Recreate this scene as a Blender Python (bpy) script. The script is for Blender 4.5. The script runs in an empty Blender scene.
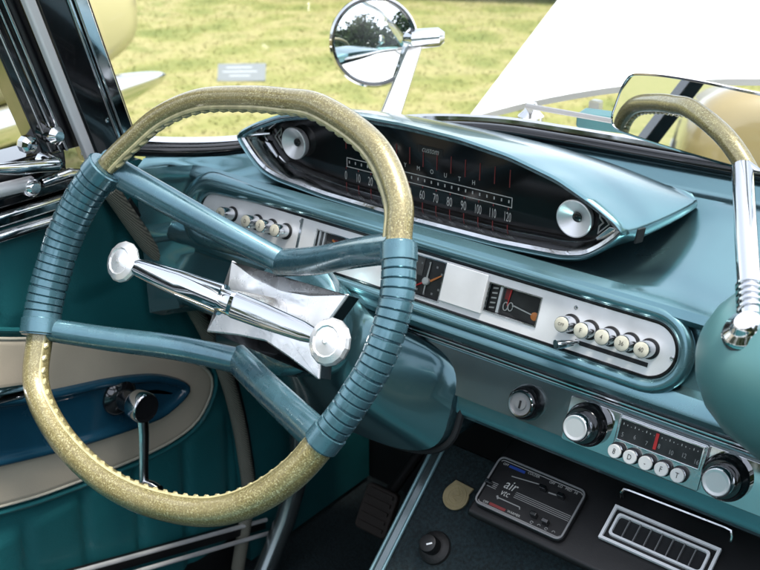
import bpy, math, random
import numpy as np
from mathutils import Vector, Matrix, Euler

random.seed(7); np.random.seed(7)
R = math.radians
C = bpy.context.scene.collection
scene = bpy.context.scene

# ------------------------------------------------------------------ camera, sky, sun, exposure
cam_d = bpy.data.cameras.new('camera'); cam = bpy.data.objects.new('camera', cam_d); C.objects.link(cam)
cam.location = (0.27, -0.58, 1.33); cam.rotation_euler = (R(90 - 24.5), 0, R(38.7))
cam_d.lens = 36 * 1000 / 760; cam_d.sensor_width = 36; cam_d.clip_start = 0.02; cam_d.clip_end = 2000
scene.camera = cam
cam_d.dof.use_dof = True; cam_d.dof.focus_distance = 1.0; cam_d.dof.aperture_fstop = 11

SUN_DIR = Vector((0.24, 0.06, 0.97)).normalized()          # towards the sun
world = bpy.data.worlds.new('World'); scene.world = world; world.use_nodes = True
wn = world.node_tree.nodes; wl = world.node_tree.links
bg = wn.get('Background') or wn.new('ShaderNodeBackground')
sky = wn.new('ShaderNodeTexSky'); sky.sky_type = 'NISHITA'; sky.sun_disc = False
sky.sun_elevation = math.asin(SUN_DIR.z); sky.sun_rotation = math.atan2(SUN_DIR.x, SUN_DIR.y)
sky.air_density = 1.0; sky.dust_density = 2.5; sky.ozone_density = 1.0
hz = wn.new('ShaderNodeHueSaturation'); hz.inputs['Saturation'].default_value = 0.42      # a hazy, whitish sky
wl.new(sky.outputs[0], hz.inputs['Color']); wl.new(hz.outputs[0], bg.inputs[0]); bg.inputs[1].default_value = 0.15
sun_d = bpy.data.lights.new('sun', 'SUN'); sun_d.energy = 1.5; sun_d.angle = R(12); sun_d.color = (1.0, 0.95, 0.87)
sun = bpy.data.objects.new('sun', sun_d); C.objects.link(sun)
sun.rotation_euler = SUN_DIR.to_track_quat('Z', 'Y').to_euler()
scene.view_settings.view_transform = 'Standard'; scene.view_settings.look = 'None'
scene.view_settings.exposure = 1.75; scene.view_settings.gamma = 1.0
scene.view_settings.use_curve_mapping = False
scene.cycles.max_bounces = 10; scene.cycles.transparent_max_bounces = 12
scene.cycles.glossy_bounces = 6; scene.cycles.caustics_reflective = False

# ------------------------------------------------------------------ materials
def mat(name, col, metal=0.0, rough=0.5, coat=0.0, var=0.0, vscale=30.0, bump=0.0, bscale=200.0, col2=None,
        rvar=0.0, spec=0.5, flake=0.0, detail=4.0, coat_rough=0.05, scuff=0.0):
    m = bpy.data.materials.new(name); m.use_nodes = True
    nt = m.node_tree; n = nt.nodes; l = nt.links
    b = n.get('Principled BSDF')
    b.inputs['Base Color'].default_value = (*col, 1); b.inputs['Metallic'].default_value = metal
    b.inputs['Roughness'].default_value = rough; b.inputs['Coat Weight'].default_value = coat
    b.inputs['Coat Roughness'].default_value = coat_rough
    b.inputs['Specular IOR Level'].default_value = spec
    tc = n.new('ShaderNodeTexCoord')
    if var or col2:
        nz = n.new('ShaderNodeTexNoise'); nz.inputs['Scale'].default_value = vscale; nz.inputs['Detail'].default_value = detail
        l.new(tc.outputs['Object'], nz.inputs['Vector'])
        mx = n.new('ShaderNodeMix'); mx.data_type = 'RGBA'
        a = tuple(c * (1 - var) for c in col); d = col2 if col2 else tuple(min(1, c * (1 + var)) for c in col)
        mx.inputs[6].default_value = (*a, 1); mx.inputs[7].default_value = (*d, 1)
        cr = n.new('ShaderNodeMapRange'); cr.inputs[1].default_value = 0.35; cr.inputs[2].default_value = 0.65
        l.new(nz.outputs[0], cr.inputs[0]); l.new(cr.outputs[0], mx.inputs[0]); l.new(mx.outputs[2], b.inputs['Base Color'])
    if rvar:
        nr = n.new('ShaderNodeTexNoise'); nr.inputs['Scale'].default_value = vscale * 1.7; nr.inputs['Detail'].default_value = 6
        l.new(tc.outputs['Object'], nr.inputs['Vector'])
        mr = n.new('ShaderNodeMapRange'); mr.inputs[1].default_value = 0.3; mr.inputs[2].default_value = 0.7
        mr.inputs[3].default_value = max(0.01, rough - rvar); mr.inputs[4].default_value = rough + rvar
        l.new(nr.outputs[0], mr.inputs[0]); l.new(mr.outputs[0], b.inputs['Roughness'])
    if bump:
        nb = n.new('ShaderNodeTexNoise'); nb.inputs['Scale'].default_value = bscale; nb.inputs['Detail'].default_value = 3
        l.new(tc.outputs['Object'], nb.inputs['Vector'])
        bp = n.new('ShaderNodeBump'); bp.inputs['Strength'].default_value = bump; bp.inputs['Distance'].default_value = 0.002
        l.new(nb.outputs[0], bp.inputs['Height']); l.new(bp.outputs[0], b.inputs['Normal'])
    if scuff:
        ns = n.new('ShaderNodeTexNoise'); ns.inputs['Scale'].default_value = 9; ns.inputs['Detail'].default_value = 9; ns.inputs['Roughness'].default_value = 0.75
        l.new(tc.outputs['Object'], ns.inputs['Vector'])
        ms = n.new('ShaderNodeMapRange'); ms.inputs[1].default_value = 0.45; ms.inputs[2].default_value = 0.75; ms.inputs[3].default_value = coat_rough; ms.inputs[4].default_value = coat_rough + scuff
        l.new(ns.outputs[0], ms.inputs[0]); l.new(ms.outputs[0], b.inputs['Coat Roughness'])
    return m

M = {}
M['teal'] = mat('teal_metallic_paint', (0.138, 0.270, 0.300), metal=0.8, rough=0.23, coat=0.55, scuff=0.22, var=0.05, vscale=8, bump=0.02, bscale=900, rvar=0.05)
M['teal_low'] = mat('lower_dash_paint', (0.170, 0.205, 0.208), metal=0.8, rough=0.22, coat=0.5, scuff=0.22, var=0.03, vscale=5, bump=0.02, bscale=700)
M['shaded_teal'] = mat('teal_paint_shaded', (0.060, 0.130, 0.148), metal=0.75, rough=0.20, coat=0.6, scuff=0.2, var=0.04, vscale=7)  # dash teal darkened: the shade on the column is put into the colour
M['pod_paint'] = mat('soft_teal_paint', (0.105, 0.265, 0.258), metal=0.35, rough=0.42, coat=0.35, var=0.05, vscale=6, coat_rough=0.25)
M['wheel_teal'] = mat('wheel_teal_plastic', (0.075, 0.170, 0.205), metal=0.55, rough=0.27, coat=0.7, var=0.08, vscale=40, rvar=0.1)
M['vinyl'] = mat('teal_vinyl', (0.0115, 0.106, 0.116), rough=0.42, coat=0.15, var=0.15, vscale=6, bump=0.22, bscale=420)
M['stripe'] = mat('pale_vinyl', (0.50, 0.44, 0.34), rough=0.5, var=0.08, vscale=10, bump=0.1, bscale=700)
M['piping'] = mat('pale_piping', (0.45, 0.43, 0.35), rough=0.45)
M['blue'] = mat('blue_plastic', (0.009, 0.056, 0.095), rough=0.22, coat=0.5, scuff=0.22, var=0.12, vscale=14, rvar=0.08)
M['chrome'] = mat('chrome', (0.66, 0.67, 0.68), metal=1, rough=0.07, rvar=0.04, vscale=30)
M['chrome_worn'] = mat('worn_chrome', (0.60, 0.61, 0.62), metal=1, rough=0.16, rvar=0.09, vscale=60, bump=0.05, bscale=300)
M['satin'] = mat('satin_silver', (0.90, 0.90, 0.89), metal=0.55, rough=0.38, rvar=0.08, vscale=25, var=0.04)
M['foil'] = mat('brushed_hub_silver', (0.90, 0.90, 0.89), metal=0.72, rough=0.26, rvar=0.12, vscale=22, bump=0.45, bscale=30)
M['dish'] = mat('spun_aluminium', (0.85, 0.85, 0.84), metal=0.6, rough=0.35)
M['knob_face'] = mat('spun_knob_face', (0.74, 0.74, 0.73), metal=0.55, rough=0.3)
M['cream'] = mat('cream_button', (0.52, 0.50, 0.40), rough=0.4, var=0.1, vscale=200)
M['white_button'] = mat('white_button', (0.70, 0.70, 0.67), rough=0.35)
M['black'] = mat('black_plastic', (0.005, 0.005, 0.0055), rough=0.48, bump=0.08, bscale=800, rvar=0.08, vscale=20)
M['black_gloss'] = mat('gloss_black', (0.006, 0.006, 0.007), rough=0.08, coat=0.6)
M['black_metal'] = mat('black_lacquer', (0.010, 0.011, 0.013), metal=0.2, rough=0.14, coat=1.0, rvar=0.06, vscale=15)
M['rubber'] = mat('black_rubber', (0.008, 0.008, 0.008), rough=0.6, bump=0.2, bscale=400)
M['satin_dark'] = mat('grey_trim', (0.26, 0.26, 0.26), metal=0.3, rough=0.4)
M['white_trim'] = mat('white_trim', (0.93, 0.93, 0.92), rough=0.35)
M['piping_gold'] = mat('pale_gold_welt', (0.40, 0.36, 0.19), rough=0.3, coat=0.6, var=0.2, vscale=120)
M['deep'] = mat('dark_recess', (0.006, 0.007, 0.008), rough=0.7)
M['glass_face'] = mat('smoked_dial_glass', (0.008, 0.007, 0.007), rough=0.10, spec=0.35, rvar=0.03, vscale=10)
M['print'] = mat('white_print', (0.50, 0.50, 0.47), rough=0.5)
M['print_dim'] = mat('grey_print', (0.30, 0.30, 0.29), rough=0.5)
M['red'] = mat('red_paint', (0.55, 0.03, 0.03), rough=0.4)
M['red_dim'] = mat('dull_red_line', (0.20, 0.025, 0.025), rough=0.4)
M['blue_print'] = mat('blue_print', (0.02, 0.06, 0.30), rough=0.4)
M['orange'] = mat('orange_paint', (0.65, 0.22, 0.06), rough=0.4)
M['dark_dial'] = mat('dark_dial', (0.022, 0.022, 0.022), rough=0.35, var=0.4, vscale=60)
M['grey_dial'] = mat('grey_dial', (0.09, 0.085, 0.08), rough=0.4, var=0.3, vscale=60)
M['carpet'] = mat('dark_teal_carpet', (0.0075, 0.017, 0.020), rough=0.9, var=0.5, vscale=260, bump=0.9, bscale=300)
M['tape'] = mat('woven_edge_tape', (0.30, 0.29, 0.23), rough=0.8)
M['tan'] = mat('tan_card', (0.30, 0.235, 0.12), rough=0.6, var=0.12, vscale=120)
M['white_paint'] = mat('white_car_paint', (0.80, 0.80, 0.80), rough=0.25, coat=0.6, var=0.01, vscale=3)
M['yellow_paint'] = mat('pale_yellow_paint', (0.55, 0.50, 0.28), rough=0.22, coat=0.8, var=0.02, vscale=3)
M['cream_paint'] = mat('cream_car_paint', (0.30, 0.235, 0.11), rough=0.25, coat=0.8, var=0.02, vscale=3)
M['navy_paint'] = mat('dark_green_car_paint', (0.02, 0.06, 0.07), rough=0.25, coat=0.8)
M['liner'] = mat('headliner', (0.55, 0.55, 0.52), rough=0.8)
M['mirror'] = mat('mirror_glass', (0.86, 0.88, 0.88), metal=1, rough=0.01)
M['sidewindow'] = mat('car_window_glass', (0.02, 0.03, 0.03), rough=0.05, spec=0.8)
M['placard'] = mat('white_card', (0.22, 0.25, 0.27), rough=0.5)
M['brown'] = mat('brown_rubber', (0.018, 0.011, 0.008), rough=0.7, bump=0.3, bscale=300)

def gold_material():
    m = bpy.data.materials.new('gold_glitter_vinyl'); m.use_nodes = True
    nt = m.node_tree; n = nt.nodes; l = nt.links; b = n['Principled BSDF']
    tc = n.new('ShaderNodeTexCoord')
    v = n.new('ShaderNodeTexVoronoi'); v.inputs['Scale'].default_value = 900; l.new(tc.outputs['Object'], v.inputs['Vector'])
    cr = n.new('ShaderNodeValToRGB'); cr.color_ramp.interpolation = 'CONSTANT'
    e = cr.color_ramp.elements; e[0].position = 0; e[0].color = (0.15, 0.115, 0.035, 1); e[1].position = 0.34; e[1].color = (0.26, 0.215, 0.075, 1)
    for p, c in ((0.55, (0.20, 0.16, 0.05, 1)), (0.70, (0.33, 0.285, 0.115, 1)), (0.88, (0.50, 0.46, 0.24, 1))):
        k = e.new(p); k.color = c
    sep = n.new('ShaderNodeSeparateColor'); l.new(v.outputs['Color'], sep.inputs[0]); l.new(sep.outputs[0], cr.inputs[0])
    nz = n.new('ShaderNodeTexNoise'); nz.inputs['Scale'].default_value = 28; l.new(tc.outputs['Object'], nz.inputs['Vector'])
    mx = n.new('ShaderNodeMix'); mx.data_type = 'RGBA'; mx.inputs[7].default_value = (0.27, 0.235, 0.115, 1)
    mr = n.new('ShaderNodeMapRange'); mr.inputs[1].default_value = 0.4; mr.inputs[2].default_value = 0.75; mr.inputs[3].default_value = 0.25; mr.inputs[4].default_value = 0.75
    l.new(nz.outputs[0], mr.inputs[0]); l.new(mr.outputs[0], mx.inputs[0]); l.new(cr.outputs[0], mx.inputs[6])
    l.new(mx.outputs[2], b.inputs['Base Color'])
    b.inputs['Roughness'].default_value = 0.35; b.inputs['Metallic'].default_value = 0.35; b.inputs['Coat Weight'].default_value = 1.0
    b.inputs['Coat Roughness'].default_value = 0.12
    bp = n.new('ShaderNodeBump'); bp.inputs['Strength'].default_value = 0.5; bp.inputs['Distance'].default_value = 0.001
    l.new(sep.outputs[1], bp.inputs['Height']); l.new(bp.outputs[0], b.inputs['Normal'])
    return m
M['gold'] = gold_material()

def tape_material():
    m = M['tape']; nt = m.node_tree; n = nt.nodes; l = nt.links; b = n['Principled BSDF']
    tc = n.new('ShaderNodeTexCoord'); w = n.new('ShaderNodeTexWave'); w.wave_type = 'BANDS'; w.bands_direction = 'DIAGONAL'
    w.inputs['Scale'].default_value = 150; w.inputs['Distortion'].default_value = 1.5
    l.new(tc.outputs['Object'], w.inputs['Vector'])
    cr = n.new('ShaderNodeValToRGB'); cr.color_ramp.elements[0].color = (0.09, 0.095, 0.075, 1); cr.color_ramp.elements[1].color = (0.30, 0.295, 0.235, 1)
    l.new(w.outputs[0], cr.inputs[0]); l.new(cr.outputs[0], b.inputs['Base Color'])
    bp = n.new('ShaderNodeBump'); bp.inputs['Strength'].default_value = 0.6; bp.inputs['Distance'].default_value = 0.002
    l.new(w.outputs[0], bp.inputs['Height']); l.new(bp.outputs[0], b.inputs['Normal'])
tape_material()

def pane_material(name, tint, ior=1.35):
    m = bpy.data.materials.new(name); m.use_nodes = True
    nt = m.node_tree; n = nt.nodes; l = nt.links; n.clear()
    o = n.new('ShaderNodeOutputMaterial'); t = n.new('ShaderNodeBsdfTransparent'); t.inputs[0].default_value = (*tint, 1)
    g = n.new('ShaderNodeBsdfGlossy'); g.inputs['Roughness'].default_value = 0.02
    f = n.new('ShaderNodeFresnel'); f.inputs[0].default_value = ior
    mx = n.new('ShaderNodeMixShader'); l.new(f.outputs[0], mx.inputs[0]); l.new(t.outputs[0], mx.inputs[1]); l.new(g.outputs[0], mx.inputs[2])
    l.new(mx.outputs[0], o.inputs[0]); return m
M['pane'] = pane_material('window_pane', (0.97, 0.985, 0.975), 1.22)

def grass_material(name, blades):
    m = bpy.data.materials.new(name); m.use_nodes = True
    nt = m.node_tree; n = nt.nodes; l = nt.links; b = n['Principled BSDF']
    g = n.new('ShaderNodeNewGeometry')
    def noise(scale, det=4):
        z = n.new('ShaderNodeTexNoise'); z.inputs['Scale'].default_value = scale; z.inputs['Detail'].default_value = det
        l.new(g.outputs['Position'], z.inputs['Vector']); return z
    def ramp(src, els):
        cr = n.new('ShaderNodeValToRGB'); e = cr.color_ramp.elements
        e[0].position, e[0].color = els[0][0], (*els[0][1], 1); e[1].position, e[1].color = els[-1][0], (*els[-1][1], 1)
        for p, c in els[1:-1]:
            k = e.new(p); k.color = (*c, 1)
        l.new(src, cr.inputs[0]); return cr
    big = ramp(noise(2.3, 6).outputs[0], [(0.32, (0.130, 0.152, 0.046)), (0.46, (0.198, 0.202, 0.072)), (0.56, (0.262, 0.240, 0.112)), (0.68, (0.150, 0.168, 0.054))])
    fine = ramp(noise(60 if blades else 110, 3).outputs[0], [(0.25, (0.92, 0.93, 0.9)), (0.75, (1.25, 1.24, 1.18))])
    mx = n.new('ShaderNodeMix'); mx.data_type = 'RGBA'; mx.blend_type = 'MULTIPLY'; mx.inputs[0].default_value = 1
    l.new(big.outputs[0], mx.inputs[6]); l.new(fine.outputs[0], mx.inputs[7]); l.new(mx.outputs[2], b.inputs['Base Color'])
    b.inputs['Roughness'].default_value = 0.75; b.inputs['Specular IOR Level'].default_value = 0.15
    return m
M['lawn'] = grass_material('dry_lawn', False); M['blades'] = grass_material('grass_blades', True)

# ------------------------------------------------------------------ mesh helpers
class Frame:
    def __init__(s, o, ex, ey, ez): s.o, s.x, s.y, s.z = Vector(o), Vector(ex), Vector(ey), Vector(ez)
    def __call__(s, x, y, z=0.0): return s.o + s.x * x + s.y * y + s.z * z
WORLD = Frame((0, 0, 0), (1, 0, 0), (0, 1, 0), (0, 0, 1))
def tilted(Y, Z, deg):      # a panel facing the cabin, its top leaning forward; local x right, y up, z to the viewer
    t = R(deg); return Frame((0, Y, Z), (1, 0, 0), (0, math.sin(t), math.cos(t)), (0, -math.cos(t), math.sin(t)))

class MB:
    def __init__(s): s.v = []; s.f = []
    def add(s, vs, fs):
        k = len(s.v); s.v += [tuple(v) for v in vs]; s.f += [tuple(i + k for i in f) for f in fs]; return s
    def box(s, fr, x0, x1, y0, y1, z0, z1):
        vs = [fr(x, y, z) for z in (z0, z1) for y in (y0, y1) for x in (x0, x1)]
        return s.add(vs, [(0, 2, 3, 1), (4, 5, 7, 6), (0, 1, 5, 4), (2, 6, 7, 3), (0, 4, 6, 2), (1, 3, 7, 5)])
    def loft(s, rings, close=True, caps=True, wrap=False):
        n = len(rings[0]); vs = [p for r in rings for p in r]; fs = []
        m = len(rings)
        for i in range(m if wrap else m - 1):
            a, b = i * n, ((i + 1) % m) * n
            for j in range(n if close else n - 1):
                k = (j + 1) % n; fs.append((a + j, a + k, b + k, b + j))
        if caps and close and not wrap:
            fs.append(tuple(reversed(range(n)))); fs.append(tuple(range((m - 1) * n, m * n)))
        return s.add(vs, fs)
    def prism(s, fr, poly, z0, z1): return s.loft([[fr(x, y, z0) for x, y in poly], [fr(x, y, z1) for x, y in poly]])
    def lathe(s, fr, prof, seg=40, caps=True):
        return s.loft([[fr(r * math.cos(2 * math.pi * i / seg), r * math.sin(2 * math.pi * i / seg), h) for i in range(seg)] for r, h in prof], caps=caps)
    def tube(s, path, r, seg=12, closed=False, caps=True, flat=None, up=None):
        P = [Vector(p) for p in path]; n = len(P); rs = r if hasattr(r, '__len__') else [r] * n
        T = []
        for i in range(n):
            a = P[(i - 1) % n] if closed or i else P[i]; b = P[(i + 1) % n] if closed or i < n - 1 else P[i]
            T.append((b - a).normalized())
        if up is None:
            up = Vector((0, 0, 1)) if abs(T[0].z) < 0.9 else Vector((0, 1, 0))
        u = Vector(up); rings = []
        for i in range(n):
            u = (u - T[i] * u.dot(T[i])).normalized(); w = T[i].cross(u)
            fx = flat if flat else 1.0
            rings.append([P[i] + (u * math.cos(2 * math.pi * j / seg) * fx + w * math.sin(2 * math.pi * j / seg)) * rs[i] for j in range(seg)])
        return s.loft(rings, caps=caps, wrap=closed)
    def build(s, name, m, parent=None, angle=38, bevel=0.0, seg=2):
        me = bpy.data.meshes.new(name); me.from_pydata(s.v, [], s.f); me.update()
        import bmesh
        bm = bmesh.new(); bm.from_mesh(me); bmesh.ops.recalc_face_normals(bm, faces=bm.faces); bm.to_mesh(me); bm.free()
        me.materials.append(m)
        me.polygons.foreach_set('use_smooth', [True] * len(me.polygons))
        me.set_sharp_from_angle(angle=R(angle))
        o = bpy.data.objects.new(name, me); C.objects.link(o)
        if bevel:
            b = o.modifiers.new('b', 'BEVEL'); b.width = bevel; b.segments = seg; b.limit_method = 'ANGLE'; b.angle_limit = R(35); b.harden_normals = True
        if parent is not None:
            o.parent = parent; o.matrix_parent_inverse = Matrix.Translation(-Vector(parent_world(parent)))
        return o

def parent_world(o):
    if o is None or o.type != 'EMPTY': return Vector((0, 0, 0))
    return Vector(o.location) + parent_world(o.parent)
def thing(name, label, cat, loc=(0, 0, 0), group=None):
    o = bpy.data.objects.new(name, None); C.objects.link(o); o.location = loc; o.empty_display_size = 0.05
    o['label'] = label; o['category'] = cat
    if group: o['group'] = group
    return o
def tag(o, label=None, cat=None, group=None, kind=None):
    for k, v in (('label', label), ('category', cat), ('group', group), ('kind', kind)):
        if v: o[k] = v
    return o

def cr_spline(pts, per=8, closed=False):
    P = [Vector(p) if len(p) == 3 else Vector((p[0], p[1], 0)) for p in pts]; n = len(P); out = []
    for i in range(n if closed else n - 1):
        g = lambda k: P[k % n] if closed else P[max(0, min(n - 1, k))]
        p0, p1, p2, p3 = g(i - 1), g(i), g(i + 1), g(i + 2)
        for j in range(per):
            t = j / per
            out.append(0.5 * ((2 * p1) + (p2 - p0) * t + (2 * p0 - 5 * p1 + 4 * p2 - p3) * t * t + (3 * p1 - p0 - 3 * p2 + p3) * t ** 3))
    if not closed: out.append(P[-1])
    return out
def spl2(pts, per=8, closed=True): return [(p.x, p.y) for p in cr_spline(pts, per, closed)]
def resample(path, n, closed=False):
    P = [Vector(p) if len(p) == 3 else Vector((p[0], p[1], 0)) for p in path]
    if closed: P = P + [P[0]]
    L = [0]
    for a, b in zip(P, P[1:]): L.append(L[-1] + (b - a).length)
    out = []
    k = 0
    for i in range(n):
        t = L[-1] * i / (n if closed else n - 1)
        while k < len(L) - 2 and L[k + 1] < t: k += 1
        d = L[k + 1] - L[k]; out.append(P[k].lerp(P[k + 1], (t - L[k]) / d if d else 0))
    return out
def rrect(x0, x1, y0, y1, r, n=6):
    out = []
    for cx, cy, a in ((x1 - r, y1 - r, 0), (x0 + r, y1 - r, 90), (x0 + r, y0 + r, 180), (x1 - r, y0 + r, 270)):
        for i in range(n + 1): out.append((cx + r * math.cos(R(a + 90 * i / n)), cy + r * math.sin(R(a + 90 * i / n))))
    return out
def roundpoly(pts, r, n=5):
    out = []; N = len(pts)
    for i in range(N):
        a, p, b = Vector(pts[i - 1]), Vector(pts[i]), Vector(pts[(i + 1) % N])
        d0 = (a - p); d1 = (b - p); rr = min(r, d0.length * .45, d1.length * .45)
        s, e = p + d0.normalized() * rr, p + d1.normalized() * rr
        for k in range(n + 1):
            t = k / n; q = s * (1 - t) ** 2 + p * 2 * t * (1 - t) + e * t * t; out.append((q.x, q.y))
    return out
def offset(poly, d):        # inward for d > 0 (counter-clockwise outline)
    n = len(poly); out = []
    area = sum(poly[i][0] * poly[(i + 1) % n][1] - poly[(i + 1) % n][0] * poly[i][1] for i in range(n))
    sg = 1 if area > 0 else -1
    for i in range(n):
        a, p, b = Vector(poly[i - 1]), Vector(poly[i]), Vector(poly[(i + 1) % n])
        t = (p - a).normalized() + (b - p).normalized(); t = t.normalized() if t.length > 1e-9 else (b - p).normalized()
        out.append((p.x - t.y * d * sg, p.y + t.x * d * sg))
    return out
def ring_frame(fr, outer, inner, z0, z1):   # a flat picture-frame ring between two outlines with equal counts
    return MB().loft([[fr(x, y, z0) for x, y in outer], [fr(x, y, z1) for x, y in outer], [fr(x, y, z1) for x, y in inner], [fr(x, y, z0) for x, y in inner]], wrap=True)

def text_mesh(txt, fr, x, y, size, m, name, parent, sx=1.0, z=0.0006, align='CENTER', rot=0.0, shear=0.0, depth=0.0003):
    cu = bpy.data.curves.new('t', 'FONT'); cu.body = txt; cu.size = size; cu.align_x = align; cu.align_y = 'CENTER'; cu.resolution_u = 3; cu.shear = shear
    ob = bpy.data.objects.new('t', cu); C.objects.link(ob); dg = bpy.context.evaluated_depsgraph_get(); dg.update()
    me0 = ob.evaluated_get(dg).to_mesh(); mb = MB(); c, s = math.cos(rot), math.sin(rot)
    vs = []
    for v in me0.vertices:
        a, b = v.co.x * sx, v.co.y; vs.append(fr(x + a * c - b * s, y + a * s + b * c, z))
    mb.add(vs, [tuple(p.vertices) for p in me0.polygons])
    bpy.data.objects.remove(ob); bpy.data.curves.remove(cu)
    return mb
def merge(*mbs):
    out = MB()
    for m in mbs: out.add(m.v, m.f)
    return out

# ================================================================== SETTING: ground
def build_ground():
    mb = MB(); n = 60; ext = 400
    mb.add([(-ext, -ext, 0), (ext, -ext, 0), (ext, ext, 0), (-ext, ext, 0)], [(0, 1, 2, 3)])
    o = mb.build('lawn', M['lawn']); o['kind'] = 'structure'
    N = 90000
    x = np.random.uniform(-10, -1.3, N); y = np.random.uniform(0.2, 10, N)
    h = np.random.uniform(0.005, 0.017, N); a = np.random.uniform(0, 6.283, N); lean = np.random.normal(0, 0.022, (N, 2)); w = 0.0045
    V = np.zeros((N, 3, 3)); V[:, 0] = np.c_[x - w * np.cos(a), y - w * np.sin(a), np.zeros(N)]; V[:, 1] = np.c_[x + w * np.cos(a), y + w * np.sin(a), np.zeros(N)]
    V[:, 2] = np.c_[x + lean[:, 0], y + lean[:, 1], h]
    me = bpy.data.meshes.new('grass'); me.vertices.add(3 * N); me.vertices.foreach_set('co', V.reshape(-1))
    me.loops.add(3 * N); me.loops.foreach_set('vertex_index', np.arange(3 * N)); me.polygons.add(N); me.polygons.foreach_set('loop_start', np.arange(0, 3 * N, 3))
    me.update(); me.materials.append(M['blades'])
    g = bpy.data.objects.new('grass', me); C.objects.link(g); g['kind'] = 'stuff'
    tag(g, 'short dry yellow green grass beyond the windscreen', 'grass')
build_ground()

def build_treeline():
    mb = MB(); N = 11000; vs = []; fs = []
    for i in range(N):
        x, y = (random.uniform(-24, 30), random.uniform(-27, -20)) if i % 2 else (random.uniform(24, 31), random.uniform(-27, 22))
        crown = 8 + 2.5 * math.sin((x + y) * 0.35) + 1.5 * math.sin((x - y) * 1.1)
        z = random.uniform(0, 1) ** 0.7 * crown; s = random.uniform(0.6, 1.2)
        d = [Vector((random.uniform(-1, 1), random.uniform(-1, 1), random.uniform(-1, 1))) * s for _ in range(3)]
        k = len(vs); vs += [Vector((x, y, z)) + q for q in d]; fs.append((k, k + 1, k + 2))
    mb.add(vs, fs); m = mat('dark_leaves', (0.035, 0.065, 0.02), rough=0.7, var=0.5, vscale=0.6)
    o = mb.build('treeline', m); tag(o, 'dark leafy wood reflected in the round mirror', 'wood', kind='stuff')
build_treeline()
pm = mat('worn_asphalt', (0.12, 0.12, 0.115), rough=0.85, var=0.2, vscale=2)
rd = MB().add([(7, -60, .006), (13, -60, .006), (13, 60, .006), (7, 60, .006)], [(0, 1, 2, 3)]).build('path', pm); rd['kind'] = 'structure'

# ================================================================== the car itself
car = thing('vintage_car', 'vintage white car with teal cabin that everything is seen from, its bonnet raised', 'car')

GASKET = cr_spline([(-.715, .150, .968), (-.690, .195, .960), (-.645, .250, .958), (-.57, .325, .968), (-.47, .385, .986), (-.358, .405, .999), (-.254, .412, 1.002), (-.142, .420, 1.002),
                    (0, .428, 1.002), (.142, .420, 1.002), (.254, .412, 1.002), (.358, .405, .999), (.47, .385, .986), (.57, .325, .968), (.645, .25, .958), (.69, .195, .96), (.715, .15, .968)], 6)
def gasket_at(x):
    best = min(GASKET, key=lambda p: abs(p.x - x)); i = GASKET.index(best)
    for a, b in zip(GASKET, GASKET[1:]):
        if a.x <= x <= b.x and b.x > a.x:
            t = (x - a.x) / (b.x - a.x); return a.lerp(b, t)
    return best

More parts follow.
